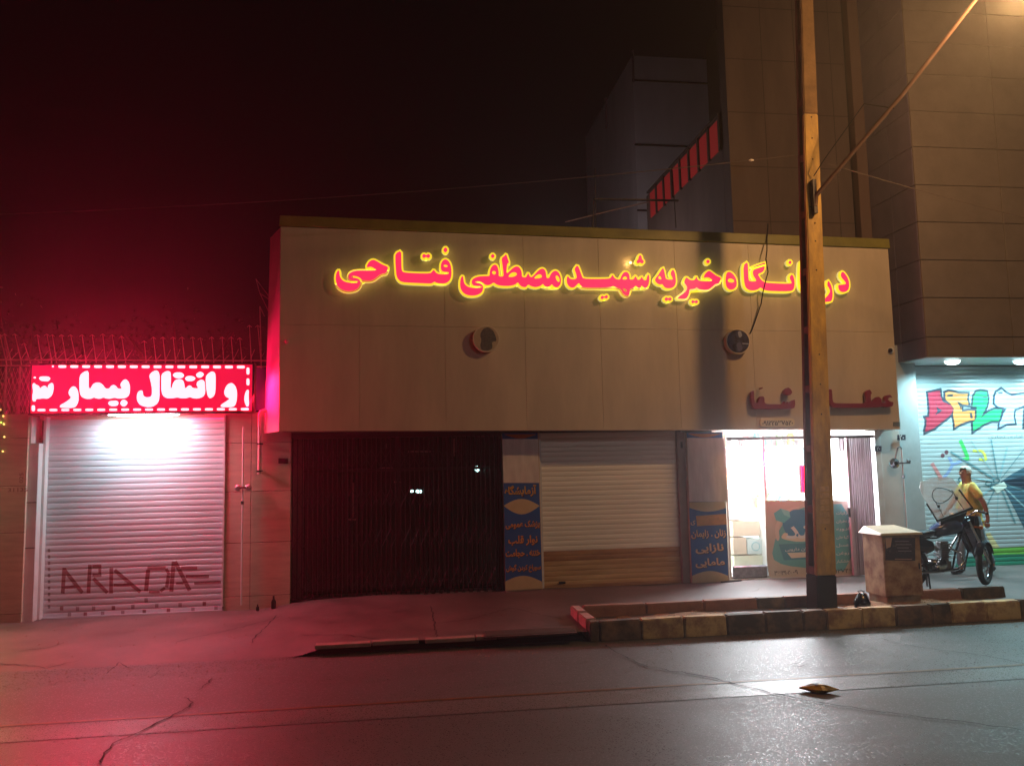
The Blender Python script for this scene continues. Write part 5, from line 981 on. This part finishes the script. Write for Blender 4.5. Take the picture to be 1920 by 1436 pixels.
MB().tube([PY(1523, 387, 9.935), PY(1518, 388, 9.935)], .006, 5).build('strap', M_black, AR)
def wire(name, pts, r, lab, m=None):
    o = MB().tube(pts, r, 5).build(name, m or mat('wire_grey', srgb(84, 72, 68), .6), loc=pts[0]); tag(o, lab, 'wire', 'overhead wires'); return o
def sagline(a, b_, s_, n=24): return [a.lerp(b_, i/n)-Vector((0, 0, s_*4*(i/n)*(1-i/n))) for i in range(n+1)]
pole_t = PY(1497, 291, 10.1)
wire('overhead_wire', sagline(PY(-80, 405, 10.9), pole_t, .12), .006, 'thin overhead wire running from the left edge to the pole')
wire('overhead_wire', sagline(PY(1555, 308, 9.95), PY(1990, 425, 9.4), .03), .006, 'thin overhead wire running from the pole down to the right edge')
t = PY(1408, 301, 10.05); o = MB().lathe(t, (1, 0, .1), [(-.03, .008), (0, .02), (.04, .008)], 8).build('wire_insulator', mat('insulator_pale', srgb(200, 190, 180), .4), loc=t); tag(o, 'small pale insulator on the overhead wire left of the pole', 'insulator')
# opposite lamp (behind the viewer, mirrored in the dark glass)
OL = thing('street_lamp', 'cool white street lamp standing across the road', 'street lamp', (8.5, -7.3, 0))
MB().tube([(8.5, -7.3, 0), (8.5, -7.3, 7), (8.5, -7.1, 7.6), (8.5, -6.2, 7.75)], [.09, .06, .05, .04], 10).build('post', M_darkmetal, OL)
MB().box(8.35, 8.65, -6.4, -5.7, 7.68, 7.76).build('head', M_whitepaint, OL, bevel=.02); MB().box(8.4, 8.6, -6.3, -5.8, 7.668, 7.679).build('lens', mat('cool_lit', (1, 1, 1), .5, emit=(.9, .95, 1), es=30), OL)

gr = MB(); rnd = random.Random(15)
for k in range(1500):
    if k % 3: x = rnd.uniform(-6, 9); y = 9.55-abs(rnd.gauss(0, .22)) if x > 2 else 9.62-abs(rnd.gauss(0, .3)); z = -.12
    else: x = rnd.uniform(-6, 9); y = rnd.uniform(9.95, 12.3); z = pz(x, y)
    if k % 3 == 0 and 2.1 < x and y < 10.65: continue
    s_ = rnd.choice([.003, .004, .006, .009, .013]); gr.add([(x-s_, y, z), (x, y-s_, z), (x+s_, y, z), (x, y+s_*.8, z), (x+s_*.2, y, z+s_*.8)], [(0, 1, 4), (1, 2, 4), (2, 3, 4), (3, 0, 4)])
tag(gr.build('grit', mat('street_grit', srgb(150, 132, 118), .9, ns=40, na=.6)), 'loose grit and tiny stones along the kerb and pavement', 'grit', kind='stuff')
# ------------------------------------------------------------------ cabinet
cx0, cx1, cyf, cyb, cz = 6.44, 6.99, 10.18, 10.66, .07
CB = thing('utility_cabinet', 'rusty beige metal utility cabinet with sloped lid beside the pole', 'cabinet', (6.7, 10.4, cz))
ztp = PY(1700, 1003, cyf).z
M_cab = mat('cabinet_beige_rust', srgb(168, 140, 104), .65, ns=4.5, c2=srgb(112, 68, 44), contrast=(.36, .6), bump=.15, bs=30)
MB().box(cx0, cx1, cyf, cyb, cz+.07, ztp).build('body', M_cab, CB, bevel=.008, seg=2); MB().box(cx0+.03, cx1-.03, cyf+.03, cyb-.03, cz-.05, cz+.069).build('plinth', M_cab, CB)
MB().hexa([(cx0-.045, cyf-.03, ztp+.004), (cx1+.03, cyf-.03, ztp+.004), (cx1+.03, cyb+.03, ztp+.004), (cx0-.045, cyb+.03, ztp+.004)], [(cx0-.03, cyf-.02, ztp+.035), (cx1+.02, cyf-.02, ztp+.035), (cx1-.05, cyb, ztp+.10), (cx0+.03, cyb, ztp+.10)]).build('lid', mat('cabinet_lid', srgb(190, 176, 146), .5, ns=6, na=.3), CB, bevel=.004)
MB().box(cx0+.025, cx1-.02, cyf-.006, cyf-.001, cz+.09, ztp-.03).build('door', M_cab, CB, bevel=.002)
plate('notice', [[(1660, 1007), (1716, 1008), (1716, 1051), (1660, 1050)]], cyf-.008, .002, mat('notice_dark', srgb(48, 42, 52), .5, ns=26, c2=srgb(120, 104, 100), contrast=(.25, .42)), CB, smooth=0)
plate('notice_margin', [[(1660, 1007), (1673, 1007), (1670, 1025), (1662, 1028)]], cyf-.0095, .001, mat('notice_pale', srgb(180, 150, 130), .6), CB, smooth=0)
for k in range(4): plate('notice_line', [[(1678+k*2, 1014+k*6), (1704+(k % 2)*5, 1014+k*6), (1704+(k % 2)*5, 1015.3+k*6), (1678+k*2, 1015.3+k*6)]], cyf-.0095, .001, mat('notice_text', srgb(140, 130, 140), .6), CB, smooth=0)
plate('notice_margin', [[(1678, 1047), (1710, 1047.5), (1710, 1049), (1678, 1048.5)]], cyf-.0095, .001, mat('notice_pale', (0, 0, 0)), CB, smooth=0)
MB().tube([(cx1-.05, cyf-.02, .5), (cx1-.05, cyf-.02, .58)], .008, 6).build('handle', M_darkmetal, CB)
# black bag
q = PY(1617, 1140, 10.0); q.z = .03
BG = thing('black_bag', 'knotted black plastic bag on the soil between pole and cabinet', 'bag', q)
bm_ = MB().lathe(q, (0, 0, 1), [(0, .07), (.03, .10), (.10, .105), (.16, .08), (.20, .035), (.215, .03)], 14); rnd = random.Random(4)
bm_.v = [(a+rnd.uniform(-.008, .008), b_+rnd.uniform(-.008, .008), c+rnd.uniform(-.006, .006)) for a, b_, c in bm_.v]; bm_.build('sack', mat('black_polythene', srgb(16, 14, 16), .22), BG, smooth=True)
MB().tube([q+Vector((-.02, 0, .21)), q+Vector((-.05, 0, .245)), q+Vector((.0, 0, .25)), q+Vector((.04, 0, .235)), q+Vector((.02, 0, .205))], .008, 5).build('handle_loop', M_black, BG, smooth=True)
# crumpled packet on the road
q = PZ(1535, 1296, -.115); pk_ = MB(); rnd = random.Random(6); n1, n2 = 10, 6; vs = []
for j in range(n2+1):
    for i in range(n1):
        a = 2*math.pi*i/n1; v = j/n2; r_ = .045*math.sin(math.pi*min(.97, max(.06, v)))*rnd.uniform(.75, 1.2); vs.append((q.x-.16+.32*v, q.y+.05-.12*v+math.cos(a)*r_*1.5, q.z+.03+math.sin(a)*r_*.9))
pk_.add(vs, [(j*n1+i, j*n1+(i+1) % n1, (j+1)*n1+(i+1) % n1, (j+1)*n1+i) for j in range(n2) for i in range(n1)])
tag(pk_.build('crumpled_packet', mat('packet_yellow', srgb(176, 146, 40), .35, ns=16, c2=srgb(70, 40, 16), contrast=(.4, .55)), loc=q), 'crumpled yellow and brown packet lying on the road line', 'litter')
for (p1, p2, h_, r_, lab) in ((513, 1128, .18, .035, 'small dark bottle standing at the wall left of the black gate'), (483, 1131, .09, .022, 'tiny dark cup at the foot of the red lit wall')):
    q = PY(p1, p2, 12.2); q.z = gz(q.x, 12.2); tag(MB().lathe(q, (0, 0, 1), [(0, r_), (h_*.55, r_), (h_*.75, r_*.4), (h_, r_*.4)], 10).build('bottle', mat('bottle_dark', srgb(34, 16, 16), .3), loc=q, smooth=True), lab, 'bottle')
# rod lying on the pavement
q1, q2 = PZ(1352, 1091, .11), PZ(1390, 1088, .11)
tag(MB().tube([q1, q2], .014, 6).build('door_stop_rod', M_darkmetal, loc=q1), 'short dark rod lying on the pavement at the left corner of the shop', 'rod')

# ------------------------------------------------------------------ motorcycle
def torus(c, axis, R_, r_, n=28, k=8):
    c = Vector(c); ax = Vector(axis).normalized(); ref = Vector((0, 0, 1)) if abs(ax.z) < .9 else Vector((1, 0, 0)); u = ax.cross(ref).normalized(); v = u.cross(ax)
    return [c+(u*math.cos(2*math.pi*i/n)+v*math.sin(2*math.pi*i/n))*R_ for i in range(n)]
MO = thing('motorcycle', 'parked black motorcycle with tilted clear windscreen facing right', 'motorcycle', (0, 0, 0))
def wheel(c, ax, name):
    ax = Vector(ax).normalized(); w_ = MB().tube(torus(c, ax, .275, .045), .042, 10, closed=True).build('wheel', M_rubber, MO, smooth=True)
    MB().tube(torus(c, ax, .235, .02), .016, 6, closed=True).build('rim', M_chrome, w_, smooth=True)
    MB().lathe(Vector(c)-ax*.05, ax, [(0, .03), (.02, .055), (.08, .055), (.10, .03)], 14).build('hub', M_alloy, w_, smooth=True)
    s_ = MB(); ring = torus(c, ax, .23, 0, 18); ring2 = torus(c, ax, .05, 0, 18)
    for i in range(18): s_.tube([ring2[(i*5) % 18]+ax*(.03 if i % 2 else -.03), ring[i]], .0025, 3)
    s_.build('spokes', M_chrome, w_); MB().lathe(Vector(c)+ax*.03, ax, [(0, .10), (.006, .10)], 20).build('brake_disc', M_alloy, w_)
RW = Vector((0, 0, .315)); FWc = Vector((1.22, 0, .315))
ste = R(37); st_ax = Vector((-math.sin(ste), math.cos(ste), 0))     # front wheel axle, steered towards the street
wheel(RW, (0, 1, 0), 'rear'); wheel(FWc, st_ax, 'front')
fdir = Vector((math.cos(ste), math.sin(ste), 0))
M_bk = mat('gloss_black_paint', srgb(20, 24, 34), .18, spec=.7); M_tank = mat('tank_blue_black', srgb(58, 76, 110), .2, ns=6, na=.4, spec=.7)
head = Vector((.93, 0, .96))
for s_ in (-1, 1): MB().tube([FWc+st_ax*.075*s_, FWc+st_ax*.075*s_+(head-FWc)*.45, head+st_ax*.075*s_], [.024, .026, .022], 10).build('fork_leg', M_chrome if s_ < 0 else M_bk, MO, smooth=True)
MB().box(-.1, .1, -.09, .09, 0, .03)
fd = MB(); vs = []
for i in range(13):
    a = R(20+i*11); rr = .335
    for wv, dz in ((-.06, -.02), (-.03, .008), (.03, .008), (.06, -.02)):
        p = FWc+fdir*math.cos(a)*(rr+dz)+Vector((0, 0, 1))*math.sin(a)*(rr+dz)+st_ax*wv; vs.append(p)
fd.add(vs, [(i*4+j, i*4+j+1, (i+1)*4+j+1, (i+1)*4+j) for i in range(12) for j in range(3)]).build('front_mudguard', M_bk, MO, smooth=True)
vs = []
for i in range(14):
    a = R(40+i*11); rr = .34
    for wv, dz in ((-.07, -.03), (-.035, .008), (.035, .008), (.07, -.03)): vs.append(RW+Vector((math.cos(a)*(rr+dz), wv, math.sin(a)*(rr+dz))))
MB().add(vs, [(i*4+j, i*4+j+1, (i+1)*4+j+1, (i+1)*4+j) for i in range(13) for j in range(3)]).build('rear_mudguard', M_bk, MO, smooth=True)
def loft(name, rings, m, parent=MO, n=12):
    vs = []; fs = []
    for (x, z, w_, h_) in rings:
        for j in range(n):
            a = 2*math.pi*j/n; vs.append((x, math.copysign(abs(math.cos(a))**.75, math.cos(a))*w_, z+math.copysign(abs(math.sin(a))**.75, math.sin(a))*h_))
    for i in range(len(rings)-1):
        for j in range(n): fs.append((i*n+j, i*n+(j+1) % n, (i+1)*n+(j+1) % n, (i+1)*n+j))
    fs += [tuple(range(n)), tuple((len(rings)-1)*n+j for j in range(n))]
    return MB().add(vs, fs).build(name, m, parent, smooth=True)
tk = loft('fuel_tank', [(.38, .80, .06, .05), (.46, .82, .11, .09), (.6, .85, .14, .11), (.75, .87, .135, .11), (.86, .87, .09, .08), (.9, .87, .04, .04)], M_tank)
MB().lathe((.66, 0, .95), (0, 0, 1), [(0, .04), (.02, .04), (.025, .02)], 14).build('filler_cap', M_chrome, tk, smooth=True)
loft('seat', [(-.28, .82, .08, .03), (-.22, .82, .13, .045), (0, .80, .14, .05), (.2, .78, .13, .05), (.4, .80, .10, .045), (.46, .82, .06, .03)], M_bk)
loft('side_cover', [(-.05, .62, .1, .05), (.05, .62, .125, .11), (.25, .60, .125, .12), (.36, .60, .10, .08)], M_bk)
fr_ = MB()
for s_ in (-1, 1):
    fr_.tube([(.92, 0, .86), (.7, .08*s_, .5), (.62, .1*s_, .27), (.2, .11*s_, .25), (.1, .12*s_, .5)], .016, 8); fr_.tube([(.9, 0, .9), (.4, .1*s_, .72), (-.1, .11*s_, .74), (-.35, .1*s_, .78)], .014, 8)
    fr_.tube([(0, .1*s_, .315), (.35, .1*s_, .36)], .018, 8)
fr_.build('frame', M_bk, MO, smooth=True)
for s_ in (-1, 1): MB().tube([(-.02, .13*s_, .33), (.0, .13*s_, .52), (.02, .13*s_, .72)], [.03, .034, .02], 10).build('shock_absorber', M_chrome, MO, smooth=True)
en = MB().box(.3, .62, -.13, .13, .24, .42).build('engine_case', M_alloy, MO, bevel=.04, seg=3, smooth=True)
MB().lathe((.42, -.13, .34), (0, -1, 0), [(0, .09), (.03, .085), (.045, .05)], 18).build('clutch_cover', M_chrome, en, smooth=True)
for k in range(6): MB().box(.46+.01*k, .62+.01*k, -.09, .09, .44+.035*k, .455+.035*k).build('cooling_fin', M_alloy, en)
MB().box(.49, .62, -.06, .06, .42, .66).build('cylinder', M_alloy, en, bevel=.01); MB().tube([(.44, -.05, .55), (.36, -.05, .6), (.3, -.03, .6)], .03, 8).build('carburettor', M_alloy, en, smooth=True)
MB().tube([(.64, -.05, .56), (.76, -.1, .5), (.78, -.14, .36), (.66, -.16, .27), (.3, -.17, .25), (.0, -.18, .26)], [.018, .018, .019, .02, .022, .022], 10).build('exhaust_pipe', M_chrome, MO, smooth=True)
MB().tube([(.0, -.18, .26), (-.1, -.18, .27), (-.5, -.19, .33)], [.022, .045, .04], 12).build('silencer', M_chrome, MO, smooth=True)
MB().tube([(.8, -.22, .52), (.76, -.23, .44), (.72, -.22, .26), (.60, -.2, .24)], .012, 8).build('crash_bar', M_bk, MO, smooth=True)
MB().tube([(.28, -.02, .28), (.22, -.14, .02), (.18, -.18, .0)], .013, 8).tube([(.28, .02, .28), (.34, .1, .01), (.38, .14, .0)], .013, 8).build('centre_stand', M_bk, MO)
MB().tube([(.36, -.1, .27), (.36, -.27, .27)], .014, 8).build('footpeg', M_rubber, MO)
hb = head+Vector((-.02, 0, .06)); pr_ = st_ax
MB().tube([hb-pr_*.36-fdir*.14+Vector((0, 0, .06)), hb-pr_*.22-fdir*.06+Vector((0, 0, .09)), hb-pr_*.08, hb+pr_*.08, hb+pr_*.22-fdir*.06+Vector((0, 0, .09)), hb+pr_*.36-fdir*.14+Vector((0, 0, .06))], .012, 8).build('handlebar', M_chrome, MO, smooth=True)
for s_ in (-1, 1):
    e1 = hb+pr_*.25*s_-fdir*.075+Vector((0, 0, .085)); e2 = hb+pr_*.38*s_-fdir*.15+Vector((0, 0, .055)); MB().tube([e1, e2], .019, 8).build('grip', M_rubber, MO, smooth=True); MB().tube([e1+fdir*.02, e2+fdir*.06], .005, 5).build('lever', M_chrome, MO)
    MB().lathe(head+pr_*.13*s_+fdir*.05+Vector((0, 0, -.1)), pr_*s_, [(0, .012), (.06, .012), (.07, .03), (.10, .03), (.115, .012)], 10).build('indicator', mat('indicator_orange', srgb(220, 120, 30), .3), MO, smooth=True)
MB().lathe(head+fdir*.05+Vector((0, 0, -.04)), fdir, [(-.02, .05), (.02, .085), (.08, .095), (.10, .09)], 18).build('headlight', M_bk, MO, smooth=True)
MB().lathe(head+fdir*.152+Vector((0, 0, -.04)), fdir, [(0, .085), (.01, .06), (.014, .02)], 18).build('headlight_glass', mat('headlight_lens', srgb(200, 210, 215), .08, spec=.8), MO, smooth=True)
# dark leg fairing
vs = [head+fdir*.12+pr_*-.17+Vector((0, 0, .06)), head+fdir*.16+pr_*.17+Vector((0, 0, .06)), head+fdir*.30+pr_*.14+Vector((0, 0, -.28)), head+fdir*.30+pr_*.06+Vector((0, 0, -.5)), head+fdir*.30-pr_*.06+Vector((0, 0, -.5)), head+fdir*.28-pr_*.16+Vector((0, 0, -.28))]
MB().prism(vs, fdir*-.03).build('fairing', M_bk, MO, bevel=.008)
MB().lathe((-.16, -.26, .55), (0, 1, 0), [(0, .12), (.02, .15), (.13, .15), (.15, .12)], 18).build('round_pannier', mat('tan_pannier', srgb(176, 120, 66), .6, ns=6, na=.2), MO, smooth=True)
MB().lathe((-.5, 0, .74), (-1, 0, 0), [(0, .04), (.03, .045), (.05, .02)], 12).build('tail_light', mat('tail_red', srgb(150, 10, 14), .2), MO, smooth=True)
for s_ in (-1, 1): MB().tube([hb+pr_*.2*s_+Vector((0, 0, .08)), head+pr_*.1*s_+fdir*.08+Vector((0, 0, -.15)), (.8, .03*s_, .75)], .004, 5).build('control_cable', M_black, MO)
MO.location = (7.36, 11.02, .095)
def wp(u, v, D_=10.93): return PY(1700+u*.195, 840+v*.195, D_)
WS = thing('windscreen', 'large clear plastic windscreen with oval outline tilted on the motorcycle handlebar', 'windscreen', wp(450, 640))
M_scr = mat('scratched_clear_plastic', srgb(232, 236, 240), .12, alpha=.34, spec=.6, ns=9, na=.12)
cs = [(290, 695), (635, 572), (560, 400), (500, 300), (440, 278), (300, 285), (180, 325), (165, 380), (185, 470)]
cs3 = []
for (u, v) in cs:
    p = wp(u, v); p.y += (p.z-wp(450, 640).z)*.22; cs3.append(p)
MB().prism(cs3, (0, .006, 0)).build('sheet', M_scr, WS)
def w3(u, v, o=-.006):
    p = wp(u, v); p.y += (p.z-wp(450, 640).z)*.22+o; return p
MB().tube([w3(285+60*0+0, 700), w3(205, 530)], .012, 6).tube([w3(285, 700), w3(640, 575)], .02, 6).tube([w3(640, 575), w3(535, 400)], .012, 6).build('frame', M_black, WS)
MB().tube([w3(370+98*math.cos(a)+12*math.sin(a), 450+66*math.sin(a)-22*math.cos(a)-14*math.sin(2*a)) for a in [i*.349 for i in range(18)]], .006, 5, closed=True).build('oval_trim', M_black, WS)
MB().tube([w3(350, 660), w3(315, 560), w3(270, 480)], .004, 4).build('strap', M_black, WS)
MB().tube([w3(560, 600), w3(500, 485), w3(465, 400)], .004, 4).build('strap', M_black, WS)
for (u, v) in ((315, 560), (498, 482)): MB().lathe(w3(u, v, -.012), (0, -1, 0), [(0, .024), (.008, .02)], 10).build('knob', M_black, WS)
vs = [w3(330, 700, .02), w3(600, 610, .02), w3(560, 700, .05), w3(470, 760, .06), w3(320, 800, .05)]; MB().prism(vs, (0, .05, 0)).build('mount', M_black, WS, bevel=.006)

# ------------------------------------------------------------------ walking man
def skin(name, pts, edges, radii, m, parent, sub=2, root=0):
    me = bpy.data.meshes.new(name); me.from_pydata([tuple(p) for p in pts], edges, []); o = bpy.data.objects.new(name, me); COL.objects.link(o)
    md = o.modifiers.new('s', 'SKIN'); md.use_smooth_shade = True
    for i, r_ in enumerate(radii):
        v = me.skin_vertices[0].data[i]; v.radius = (r_, r_) if not isinstance(r_, tuple) else r_; v.use_root = (i == root)
    sb = o.modifiers.new('u', 'SUBSURF'); sb.levels = sub; sb.render_levels = sub
    dg = bpy.context.evaluated_depsgraph_get(); dg.update(); em = bpy.data.meshes.new_from_object(o.evaluated_get(dg)); bpy.data.objects.remove(o)
    return em
B0 = Vector((9.17, 12.02, .095))
PE = thing('person', 'man in yellow shirt and pale jeans walking left past the graffiti shutter', 'person', B0)
V = lambda x, y, z: B0+Vector((x, y, z))
M_skin = mat('skin_tan', srgb(150, 100, 76), .6); M_shirt = mat('shirt_yellow', srgb(232, 200, 104), .85, ns=9, na=.22, bump=1, bs=16); M_jean = mat('jeans_pale', srgb(120, 144, 158), .85, ns=14, na=.3, bump=1, bs=18); M_shoe = mat('shoe_dark', srgb(50, 56, 66), .6)
# heading -x; torso slightly turned to the street
P = {'pel': V(.02, 0, .92), 'wst': V(.01, 0, 1.06), 'chs': V(0, 0, 1.30), 'nck': V(-.01, 0, 1.47), 'hdb': V(-.03, 0, 1.56), 'hdt': V(-.03, 0, 1.70),
     'sL': V(-.07, -.17, 1.42), 'eL': V(.06, -.26, 1.15), 'wL': V(.10, -.27, .92), 'hL': V(.085, -.27, .83),
     'sR': V(.05, .17, 1.42), 'eR': V(-.12, .22, 1.16), 'wR': V(-.28, .2, 1.0), 'hR': V(-.34, .19, .95),
     'hpL': V(.0, -.09, .88), 'kL': V(.10, -.10, .50), 'aL': V(.26, -.10, .16), 'tL': V(.17, -.10, .05),
     'hpR': V(.03, .09, .88), 'kR': V(-.13, .1, .49), 'aR': V(-.15, .1, .09), 'tR': V(-.29, .1, .04)}
ks = list(P); ix = {k: i for i, k in enumerate(ks)}
ed = [('pel', 'wst'), ('wst', 'chs'), ('chs', 'nck'), ('nck', 'hdb'), ('hdb', 'hdt'), ('chs', 'sL'), ('sL', 'eL'), ('eL', 'wL'), ('wL', 'hL'), ('chs', 'sR'), ('sR', 'eR'), ('eR', 'wR'), ('wR', 'hR'), ('pel', 'hpL'), ('hpL', 'kL'), ('kL', 'aL'), ('aL', 'tL'), ('pel', 'hpR'), ('hpR', 'kR'), ('kR', 'aR'), ('aR', 'tR')]
rad = {'pel': .13, 'wst': .13, 'chs': .145, 'nck': .055, 'hdb': .085, 'hdt': .085, 'sL': .06, 'eL': .043, 'wL': .028, 'hL': .03, 'sR': .06, 'eR': .043, 'wR': .028, 'hR': .03, 'hpL': .09, 'kL': .06, 'aL': .04, 'tL': .035, 'hpR': .09, 'kR': .06, 'aR': .04, 'tR': .035}
em = skin('b', [P[k] for k in ks], [(ix[a], ix[b_]) for a, b_ in ed], [rad[k] for k in ks], M_skin, PE)
# fingers and face features joined into the same body mesh
ex = MB()
for side, (hh, dr) in {'L': (P['hL'], Vector((-.01, 0, -1))), 'R': (P['hR'], Vector((-.7, 0, -.6)))}.items():
    dr = dr.normalized()
    for k in range(4):
        o_ = hh+Vector((-.03+.02*k, 0, 0)) if side == 'L' else hh+Vector((0, -.03+.02*k, 0)); L = (.07, .08, .085, .07)[k]; ex.tube([o_, o_+dr*L*.6, o_+dr*L*.95+Vector((-.012, 0, .002))], [.010, .009, .006], 6)
    ex.tube([hh+Vector((-.03, 0, .03)), hh+Vector((-.055, -.01, -.01)), hh+Vector((-.055, -.01, -.04))], [.012, .010, .007], 6)
hc = V(-.035, 0, 1.62)
ex.lathe(hc+Vector((-.088, 0, -.005)), (-1, 0, -.3), [(-.02, .02), (.0, .017), (.022, .010), (.028, .003)], 8)
for s_ in (-1, 1):
    ex.lathe(hc+Vector((.01, .082*s_, 0)), (0, s_, 0), [(0, .02), (.008, .028), (.014, .018)], 8); ex.lathe(hc+Vector((-.078, .032*s_, .022)), (-1, 0, 0), [(-.01, .014), (.004, .012), (.008, .004)], 8)
ex.tube([hc+Vector((-.082, -.025, -.048)), hc+Vector((-.092, 0, -.045)), hc+Vector((-.082, .025, -.048))], .006, 5)
bmj = bmesh.new(); bmj.from_mesh(em); e2 = ex.mesh(); bmj.from_mesh(e2); bmj.to_mesh(em); bmj.free()
link_mesh('body', em, PE, None, M_skin, smooth=True)
def cloth_skin(name, keys, edges, radd, m):
    pts = [P[k] if isinstance(k, str) else k for k in keys]; e_ = skin(name, pts, edges, radd, m, PE); return link_mesh(name, e_, PE, None, m, smooth=True)
mid = lambda a, b_, t: P[a].lerp(P[b_], t)
cloth_skin('shirt', ['pel', 'wst', 'chs', mid('chs', 'nck', .62), 'sL', mid('sL', 'eL', .75), 'sR', mid('sR', 'eR', .75), V(.02, 0, .86)], [(0, 1), (1, 2), (2, 3), (2, 4), (4, 5), (2, 6), (6, 7), (0, 8)], [.152, .150, .165, .075, .085, .075, .085, .075, .155], M_shirt)
for a, b_, c, rr in (('hpL', 'kL', 'aL', 0), ('hpR', 'kR', 'aR', 0)):
    cloth_skin('trouser_leg', [P['pel'].lerp(P[a], .6), a, b_, c], [(0, 1), (1, 2), (2, 3)], [.115, .108, .078, .062], M_jean)
for a, t_ in (('aL', 'tL'), ('aR', 'tR')):
    cloth_skin('shoe', [P[a]+Vector((.03, 0, -.03)), P[t_]+Vector((0, 0, 0)), P[t_]+Vector((-.05, 0, -.01))], [(0, 1), (1, 2)], [.05, .045, .035], M_shoe)
hm = MB(); vs = []
for j in range(7):
    for i in range(16):
        a = 2*math.pi*i/16; ph = R(-12+j*17); cut = .02 if math.cos(a) > -.3 else -.004
        r_ = .100*math.cos(ph); vs.append((hc.x+.006+math.cos(a)*r_*1.08+(.012 if math.cos(a) < -.5 and j < 3 else 0), hc.y+math.sin(a)*r_*.93, hc.z+.025+.105*math.sin(ph)))
hm.add(vs, [(j*16+i, j*16+(i+1) % 16, (j+1)*16+(i+1) % 16, (j+1)*16+i) for j in range(6) for i in range(16) if not (j < 3 and 5 <= i <= 10)]).build('hair', mat('hair_grey_white', srgb(196, 190, 182), .8, ns=30, na=.3), PE, smooth=True)

# ------------------------------------------------------------------ haze
hz = MB().box(-14, 16, -9.5, 17.95, -1.3, 14.9).build('haze', None); hz['kind'] = 'stuff'; tag(hz, 'thin added haze giving the lens glow round the signs and lamps', 'haze')  # added volume standing in for lens glare round the bright lights
m = bpy.data.materials.new('glare_haze'); m.use_nodes = True; N = m.node_tree.nodes; N.remove(N['Principled BSDF'])
pv = N.new('ShaderNodeVolumePrincipled'); pv.inputs['Density'].default_value = .0052; pv.inputs['Anisotropy'].default_value = .78; pv.inputs['Color'].default_value = (.85, .85, .85, 1); m.node_tree.links.new(pv.outputs[0], N['Material Output'].inputs['Volume'])
hz.data.materials.append(m)
